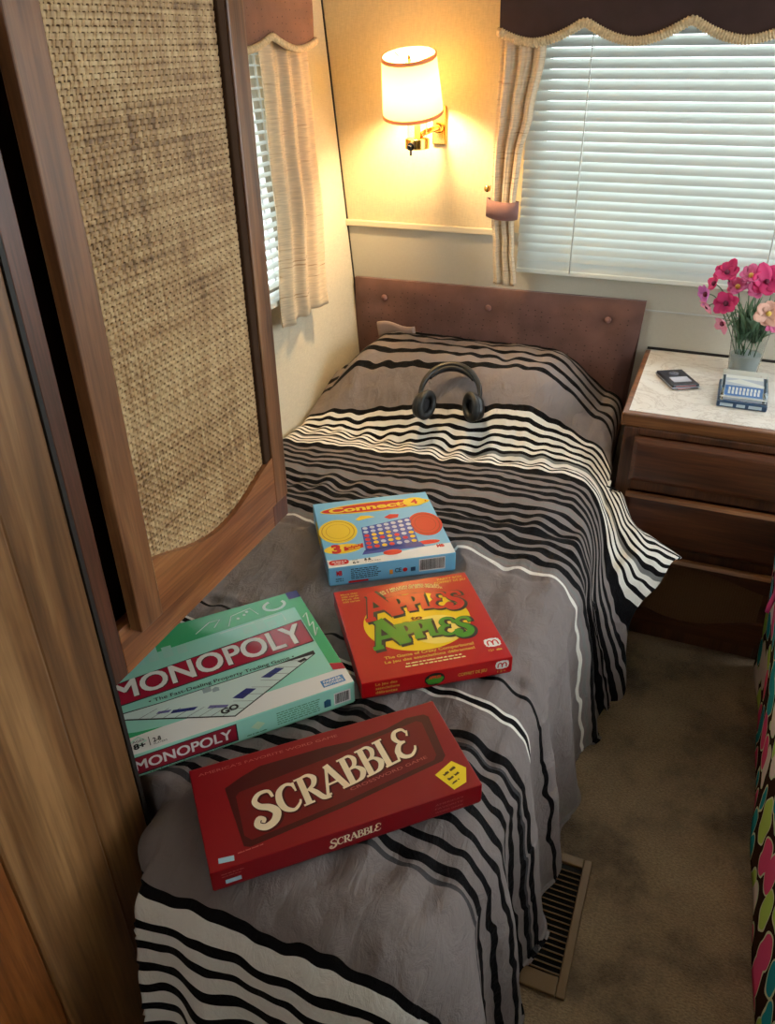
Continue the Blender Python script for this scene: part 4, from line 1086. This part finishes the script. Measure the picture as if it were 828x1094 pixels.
cb = thing('card_case', 'clear plastic case of blue cards in front of the flower vase', 'case', (.116, 2.06, .6572), math.radians(0))
MB().box(-.058, .058, -.072, .085, 0, .016).build('blue_tray', plain('dark blue tray', (28,58,88), .35), cb, bevel=.003)
MB().box(-.045, .045, -.055, .07, .0162, .026).build('card_pack', plain('pale cards', (196,200,210), .5), cb)
a = Art(lambda u, v, h: (u, v, .0262+.0003*h)); a.poly([(-.046,.020),(-.010,.044),(.046,.012),(.046,-.006),(.0,.006)], 0); a.rect(-.044,.046,.044,.068,0); a.build('white_card', M['white_print'], cb)
Art(lambda u, v, h: (u, v, .0263)).rect(-.044, -.052, .044, -.006, 0).build('blue_band', plain('blue card band', (72,116,178), .5), cb)
a = Art(lambda u, v, h: (u, v, .0264+.0003*h))
for k_ in range(9): a.rect(-.036+.0085*k_, -.040, -.031+.0085*k_, -.018, 1)
a.build('white_bars', M['white_print'], cb)
a = Art(lambda u, v, h: (u, -.0722-.0002*h, v)); 
for u_, q_ in ((-.05,.03),(-.012,.02),(.016,.03)): a.rect(u_, .004, u_+q_, .012, 0)
a.build('tray_print', P_('pale print', (170,186,196)), cb)
MB().box(-.054, .054, -.066, .082, .0165, .046).build('clear_cover', glass('clear acrylic', (240,248,248), .03, 1.12), cb, bevel=.003)
MB().box(-.054, .054, -.0672, -.0662, .026, .0285).build('front_lip', M['white_print'], cb)

va_ = thing('vase', 'clear grey tapered glass vase holding pink flowers', 'vase', (.112, 2.238, .6572))
v_ = MB(); v_.lathe([(.0001,.0),(.034,.0),(.037,.004),(.049,.138),(.0465,.138),(.0345,.012),(.0001,.010)], 40); v_.build('glass_body', glass('grey vase glass', (238,242,242), .03, 1.12), va_, smooth=True, auto=50)
v_ = MB(); v_.lathe([(.0001,.0125),(.0335,.0125),(.0385,.06),(.0001,.06)], 32); v_.build('clear_filler', translucent('pale filler', (214,218,216), .5), va_, smooth=True, auto=50)

VC = Vector((.112, 2.238, .79))
petal_m = {}
def pm(name, rgb): 
    if name not in petal_m: petal_m[name] = translucent(name, rgb, .3, .6)
    return petal_m[name]
stem_m = plain('flower stem', (74,104,72), .6); leaf_m = translucent('flower leaf', (104,138,104), .25, .6); cent_m = plain('flower centre', (226,196,90), .7); dark_c = plain('dark flower centre', (110,30,60), .7)
DEEP, MID, PALE, VIO, CREAM = ('deep pink petal', (226,62,128)), ('pink petal', (236,126,176)), ('pale pink petal', (244,176,196)), ('violet pink petal', (224,134,206)), ('cream petal', (240,196,176))
FL = [(.024,2.19,.934,.030,DEEP,(-.2,-.7,.6),'deep pink flower at the top left of the bunch'),
 (.001,2.175,.908,.022,DEEP,(-.8,-.4,.4),'small deep pink bud-like flower below the top left bloom'),
 (-.014,2.17,.882,.026,VIO,(-.8,-.5,-.1),'violet pink flower furthest left in the bunch'),
 (-.004,2.16,.856,.024,PALE,(-.6,-.4,-.6),'pale pink flower drooping at the lower left of the bunch'),
 (.036,2.15,.868,.030,DEEP,(-.3,-.8,.3),'deep pink flower facing the room in the middle left of the bunch'),
 (.056,2.20,.898,.026,MID,(-.2,-.6,.6),'pink flower half hidden in the centre of the bunch'),
 (.080,2.19,.930,.028,MID,(0,-.6,.8),'pink flower upright at the top centre of the bunch'),
 (.118,2.18,.922,.040,DEEP,(.1,-.8,.5),'largest deep pink flower at the top right of the bunch'),
 (.038,2.14,.822,.024,PALE,(-.5,-.6,-.5),'pale salmon flower hanging low beside the vase rim'),
 (.136,2.13,.858,.034,CREAM,(.1,-.9,.3),'cream and pink flower with a yellow centre at the right'),
 (.156,2.15,.834,.028,MID,(.5,-.7,-.1),'pink flower low at the right edge of the bunch'),
 (.100,2.20,.898,.026,MID,(0,-.7,.5),'pink flower just left of the largest deep pink bloom'),
 (.176,2.22,.905,.032,MID,(.6,-.5,.5),'pink flower leaning outwards at the far right of the bunch')]
def petal(mb, R_, length, width, cup, a):
    nu, nv = 6, 5
    def P(i, j):
        t = i/(nu-1); s_ = (j/(nv-1)-.5)*2
        wd = width*math.sin(PI*min(1, .12+t*.80))**.8*(1-.12*(t > .9))
        r_ = length*t; x = r_*math.cos(a)-s_*wd*math.sin(a)*.5; y = r_*math.sin(a)+s_*wd*math.cos(a)*.5
        z = cup*length*(t**1.5)*.7+.12*wd*s_*s_+.0015*math.sin(6*t+a*3)
        return R_ @ Vector((x, y, z))
    mb.grid(P, nu, nv)
for idx, (x, y, z, r, (pmn, prgb), nrm, lab) in enumerate(FL):
    fo = thing('flower', lab, 'flower', (x, y, z), group='pink flowers in the vase')
    nq = Vector((0,0,1)).rotation_difference(Vector(nrm).normalized()).to_matrix().to_4x4()
    R_ = nq
    for k_ in range(5 if r < .025 else 7):
        a_ = 2*PI*k_/(5 if r < .025 else 7)+idx*.7
        q_ = MB(); petal(q_, R_, r*(1.0+.12*math.sin(k_*2.1)), r*.95, .55+.22*math.sin(k_*1.7+idx), a_)
        q_.build('petal', pm(pmn, prgb), fo, smooth=True, solid=.0006)
    q_ = MB(); q_.sphere((R_ @ Vector((0,0,.004))), .0065, 12, 8); q_.build('centre', cent_m if pmn in ('cream petal', 'pink petal') else dark_c, fo, smooth=True)
    base = VC+Vector((random.uniform(-.018,.018), random.uniform(-.015,.015), -.10)); st = base-Vector((x, y, z)); back_ = R_ @ Vector((0,0,-.02)); mid_ = st*.45+Vector((0,0,.03))+back_*.5
    pts = []
    P0, P1, P2, P3 = Vector((0,0,0)), back_*1.6, mid_, st
    for k_ in range(15):
        t = k_/14; pts.append(P0*(1-t)**3+P1*3*t*(1-t)**2+P2*3*t*t*(1-t)+P3*t**3)
    q_ = MB(); q_.tube(pts, .0014, 6); q_.build('stem', stem_m, fo, smooth=True)
fg = MB(); rnd = random.Random(21)
for k_ in range(110):
    b0 = VC+Vector((rnd.uniform(-.03,.03), rnd.uniform(-.03,.025), rnd.uniform(-.05,.0)))
    a_ = rnd.uniform(0, 2*PI); sp = rnd.uniform(.05, .75); ln = rnd.uniform(.035, .115)
    d_ = Vector((math.cos(a_)*sp, math.sin(a_)*sp*.7, 1)).normalized(); sd_ = d_.cross(Vector((rnd.uniform(-1,1), rnd.uniform(-1,1), .2))).normalized()
    wd = rnd.uniform(.002, .006)
    vs = []
    for i in range(6):
        t = i/5; c = b0+d_*ln*t+Vector((math.cos(a_), math.sin(a_), -1))*(.02*t*t*sp); ww = wd*math.sin(PI*(.1+.88*t))
        vs += [c-sd_*ww, c+sd_*ww]
    fg.add(vs, [(2*i, 2*i+1, 2*i+3, 2*i+2) for i in range(5)])
# broad low leaves at the rim
for a_, ln in ((PI*1.02,.06),(PI*1.2,.055),(PI*.85,.05),(-.35,.06),(-.1,.05),(PI*1.5,.035)):
    vs = []; d_ = Vector((math.cos(a_), math.sin(a_), .15)); sd_ = Vector((-math.sin(a_), math.cos(a_), .25))
    for i in range(8):
        t = i/7; c = VC+Vector((0,0,.005))+d_*(.02+ln*t)+Vector((0,0,.03*math.sin(PI*t*.7)-.035*t*t)); ww = .013*math.sin(PI*(.06+.9*t))
        vs += [c-sd_*ww, c+sd_*ww]
    fg.add(vs, [(2*i, 2*i+1, 2*i+3, 2*i+2) for i in range(7)])
fo = fg.build('foliage', leaf_m, smooth=True, solid=.0005, fix=False); fo['kind'] = 'stuff'; tag(fo, 'fine green leaves filling the mouth of the vase', 'leaves')

# ------------------------------------------------------------------ overhead cabinet with cane door
CX = -.65
oc = thing('overhead_cabinet', 'wooden cabinet with a woven cane door hanging over the bed', 'cabinet', (-.87, .83, .704))
O = Vector((-.87, .83, .704))
def Oc(mb): mb.v = [tuple(Vector(v)-O) for v in mb.v]; return mb
for a_, b_ in ((.5905, .6165), (1.028, 1.078)):
    f = MB(); f.box(CX-.018, CX, a_, b_, .704, H-.002); Oc(f).build('face_stile', M['walnut'], oc, bevel=.0015)
for a_, b_ in ((.704, .779), (1.91, H-.002)):
    f = MB(); f.box(CX-.018, CX, .6165, 1.028, a_, b_); Oc(f).build('face_rail', M['oak_y'], oc, bevel=.001)
f = MB(); f.box(-1.090, CX-.018, .5905, .603, .704, H-.002); f.box(-1.090, CX-.018, 1.066, 1.078, .704, H-.002); f.box(-1.090, CX-.018, .603, 1.066, .704, .716); f.box(CX-.06, CX-.055, .603, 1.066, .716, H-.002); Oc(f).build('cabinet_body', M['edge_dark'], oc)  # inner sheet added dark to put the door's shadow into the open slot
D0, D1, DZ0, DZ1, DX0, DX1 = .637, 1.048, .767, 1.915, -.6495, -.629
def archz(t): return .856-.043*math.sin(PI*t)**1.25
dr = MB(); dr.box(DX0, DX1, D0, .684, DZ0, DZ1)
door = Oc(dr).build('door', M['oak'], oc, bevel=.002)
f = MB(); f.box(DX0, DX1, 1.008, D1, DZ0, DZ1); Oc(f).build('door_stile', M['oak'], door, bevel=.002)
n_ = 40; f = MB(); y0_, y1_ = .684, 1.008
for x_ in (DX0, DX1-.0008):
    f.add([(x_, y0_+(y1_-y0_)*i/n_, DZ0) for i in range(n_+1)]+[(x_, y0_+(y1_-y0_)*i/n_, archz(i/n_)) for i in range(n_+1)], [(i, i+1, n_+2+i, n_+1+i) for i in range(n_)])
f.add([(x_, y0_+(y1_-y0_)*i/n_, archz(i/n_)) for x_ in (DX0, DX1-.0008) for i in range(n_+1)], [(i, i+1, n_+2+i, n_+1+i) for i in range(n_)])
f.box(DX0, DX1-.0008, y0_, y1_, DZ0, DZ0+.0005); Oc(f).build('bottom_rail', M['oak_y'], door, smooth=True, auto=30)
f = MB(); f.box(DX0, DX1-.0008, y0_, y1_, 1.85, DZ1); Oc(f).build('top_rail', M['oak_y'], door)
# rebate lining on the far side of the cane
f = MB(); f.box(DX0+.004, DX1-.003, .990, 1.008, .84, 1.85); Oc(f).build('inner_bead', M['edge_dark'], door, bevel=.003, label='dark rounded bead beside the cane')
# woven cane
cw = MB(); cx_ = DX1-.010; yA, yB_, zA, zB = .672, .994, .795, 1.86
def in_panel(y, z): return True
ph_, pv_ = .0060, .0068
nh = int((zB-zA)/ph_); nvv = int((yB_-yA)/pv_)
rnd = random.Random(2)
for k_ in range(nh):
    z = zA+ph_*(k_+.5); hw = ph_*rnd.uniform(.34,.46); m_ = nvv*4; ph0 = (k_ % 2)*PI
    vs = []
    for i in range(m_+1):
        y = yA+(yB_-yA)*i/m_; x = cx_+.0011*math.sin(PI*i/4+ph0); zz = z+.0007*pn(y*30, z*40)
        vs += [(x, y, zz-hw), (x, y, zz+hw)]
    cw.add(vs, [(2*i, 2*i+2, 2*i+3, 2*i+1) for i in range(m_)])
for k_ in range(nvv+1):
    y = yA+pv_*k_+pv_*.5; hw = pv_*rnd.uniform(.24,.34); m_ = nh*2; ph0 = (k_ % 2)*PI
    vs = []
    for i in range(m_+1):
        z = zA+(zB-zA)*i/m_; x = cx_-.0011*math.sin(PI*(i-1)/2+PI/2+ph0+PI*0)*1.0; yy = y+.0008*pn(y*40, z*25, 3)
        vs += [(x, yy-hw, z), (x, yy+hw, z)]
    cw.add(vs, [(2*i, 2*i+1, 2*i+3, 2*i+2) for i in range(m_)])
m, nt, b = newmat('woven cane strips')
n1 = N(nt, 'ShaderNodeTexNoise', Scale=1.0, Detail=3); nt.links.new(coords(nt, (10,7,170)), n1.inputs['Vector'])
n2 = N(nt, 'ShaderNodeTexNoise', Scale=1.0, Detail=3); nt.links.new(coords(nt, (10,150,7)), n2.inputs['Vector'])
n3 = N(nt, 'ShaderNodeTexNoise', Scale=3.5, Detail=3); nt.links.new(coords(nt, (1,1,2)), n3.inputs['Vector'])
ad = N(nt, 'ShaderNodeMath', operation='ADD'); nt.links.new(n1.outputs['Fac'], ad.inputs[0]); nt.links.new(n2.outputs['Fac'], ad.inputs[1])
ad2 = N(nt, 'ShaderNodeMath', operation='ADD'); nt.links.new(ad.outputs[0], ad2.inputs[0]); nt.links.new(n3.outputs['Fac'], ad2.inputs[1])
mu = N(nt, 'ShaderNodeMath', operation='MULTIPLY'); nt.links.new(ad2.outputs[0], mu.inputs[0]); mu.inputs[1].default_value = .333
rp = ramp(nt, [(.36, lin((124,90,52))), (.46, lin((182,144,96))), (.58, lin((214,182,132)))]); nt.links.new(mu.outputs[0], rp.inputs['Fac'])
nt.links.new(rp.outputs['Color'], b.inputs['Base Color']); b.inputs['Roughness'].default_value = .5
cane = Oc(cw).build('cane_panel', m, door, fix=False)
Oc(MB().box(cx_-.006, cx_-.003, yA, yB_, zA, zB)).build('cane_backing', M['cane_dark'], door)

# ------------------------------------------------------------------ closet in the foreground
cp = thing('closet', 'tall knotty wood closet end panel in the left foreground', 'closet', (-.87, .2, 0))
def Cp(mb): mb.v = [(x+.87, y-.2, z) for x, y, z in mb.v]; return mb
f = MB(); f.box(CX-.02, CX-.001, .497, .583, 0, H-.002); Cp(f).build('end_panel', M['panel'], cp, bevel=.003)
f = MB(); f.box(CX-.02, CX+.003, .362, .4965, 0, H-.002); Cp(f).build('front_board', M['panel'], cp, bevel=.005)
f = MB(); f.box(CX-.02, CX+.001, -.30, .3615, 0, H-.002); Cp(f).build('near_board', M['orange_board'], cp, bevel=.003)  # nearest board, given a more orange wood tone
f = MB(); f.box(CX-.012, CX+.001, .5832, .5895, 0, H-.002); Cp(f).build('gap_strip', M['black_strip'], cp)
f = MB(); f.box(-1.02, CX-.02, -.30, -.28, 0, H-.002); f.box(-1.02, CX-.02, .565, .583, 0, H-.002); Cp(f).build('closet_side', M['oak'], cp)

# ------------------------------------------------------------------ floor register
fr = thing('floor_vent', 'brown metal floor register set in the carpet beside the bed', 'vent', (-.063, .945, 0))
ventm = plain('bronze enamel', (98,73,40), .4, .3); f = MB(); X0, X1, Y0, Y1 = -.053, .050, -.150, .140; sx0, sx1, sy0, sy1 = -.033, .033, -.115, .118
for a_ in ((X0,sx0,Y0,Y1),(sx1,X1,Y0,Y1),(sx0,sx1,Y0,sy0),(sx0,sx1,sy1,Y1)): f.box(a_[0], a_[1], a_[2], a_[3], .001, .009)
f.build('frame', ventm, fr, bevel=.002)
f = MB(); yy = sy0+.006
while yy < sy1-.003:
    f.box(sx0, sx1, -.0012, .0012, -.006, .006, Matrix.Translation((0, yy, .0045)) @ Matrix.Rotation(math.radians(35), 4, 'X') @ Matrix.Diagonal((1,1,.7,1))); yy += .0125
f.build('louvres', ventm, fr)
MB().box(sx0, sx1, sy0, sy1, .0006, .0012).build('dark_duct', plain('dark duct', (14,12,10), .8), fr)
MB().sphere((-.047, .133, .0095), .004, 10, 6, None, 1, 1, .5).build('screw', M['steel'], fr, smooth=True)

# ------------------------------------------------------------------ second bunk with dotted blanket
rb = MB()
def RB(i, j):
    y = -.4+(1.84+.4)*j/120; q = i/60
    # profile from hem at the floor up the side and over the top
    side = .47
    s_ = q*1.15
    bulge = .004*math.sin(y*9)+.003*math.sin(y*23+1)
    if s_ < side-.05: x = .292+bulge*(1-s_/side)+(.07-.115*ss(.9,1.7,y))*(s_/side)**1.5; z = .006+s_
    elif s_ < side+.05:
        t = (s_-side+.05)/.1; x = .292+(.07-.115*ss(.9,1.7,y))+.05*(1-math.cos(t*PI/2)); z = .006+side-.05+.05*math.sin(t*PI/2)
    else: x = .342+(.07-.115*ss(.9,1.7,y))+(s_-side-.05); z = .006+side+.006*pn(x*6, y*6)
    return (x, y, z)
rb.grid(RB, 61, 121)
rbo = rb.build('dotted_blanket', M['dots'], smooth=True, solid=.006, fix=False); tag(rbo, 'dark brown blanket with teal, pink and lime blobs hanging at the right edge', 'blanket')
bb = thing('bunk', 'second bunk under the dotted blanket at the right edge', 'bed', (.8, .7, 0))
MB().box(-.40, .40, -1.05, 1.10, 0, .30).build('bunk_base', M['carcass'], bb)
MB().box(-.34, .40, -1.05, 1.10, .30, .455).build('mattress', plain('bunk mattress', (190,186,180), .9), bb)
pk = MB()
pts = [(.262+.004*math.sin(i*1.1), 1.74-.006*i, .45-.016*i) for i in range(11)]
pk.tube([(x-.004, y, z) for x, y, z in pts], [.004+.002*math.sin(i*.9) for i in range(11)], 8, flat=1.2)
pk.build('pink_hem', plain('pink satin hem', (206,60,120), .5), rbo, smooth=True, label='pink satin edging')

# ------------------------------------------------------------------ light and camera
wd = bpy.data.worlds.new('sky'); sc.world = wd; wd.use_nodes = True
bg = wd.node_tree.nodes['Background']; bg.inputs['Color'].default_value = (.90, .965, 1.0, 1); bg.inputs['Strength'].default_value = 3.0

cam = bpy.data.cameras.new('camera'); cob = bpy.data.objects.new('camera', cam); COL.objects.link(cob); sc.camera = cob
R3 = Matrix(((.92208, -.18558, .33169+.0), (.38652, .48005, -.0), (0,0,0)))
pt, yw, rl = .539890839, .396996778, -.0158065906
F = Vector((-math.sin(yw)*math.cos(pt), math.cos(yw)*math.cos(pt), -math.sin(pt))); r0 = Vector((math.cos(yw), math.sin(yw), 0)); u0 = r0.cross(F)
rr = r0*math.cos(rl)+u0*math.sin(rl); uu = -r0*math.sin(rl)+u0*math.cos(rl)
MW = Matrix((( rr.x, uu.x, -F.x, 0), (rr.y, uu.y, -F.y, 0), (rr.z, uu.z, -F.z, 1.45), (0,0,0,1)))
cob.matrix_world = MW
cam.sensor_fit = 'VERTICAL'; cam.sensor_height = 36; cam.lens = 36*840.555/1094
cam.clip_start = .02

sc.view_settings.view_transform = 'Standard'; sc.view_settings.look = 'None'; sc.view_settings.gamma = 1
sc.view_settings.use_curve_mapping = False
sc.view_settings.exposure = 1.0
sc.cycles.use_denoising = True
sc.cycles.max_bounces = 10; sc.cycles.transparent_max_bounces = 12; sc.cycles.sample_clamp_indirect = 6
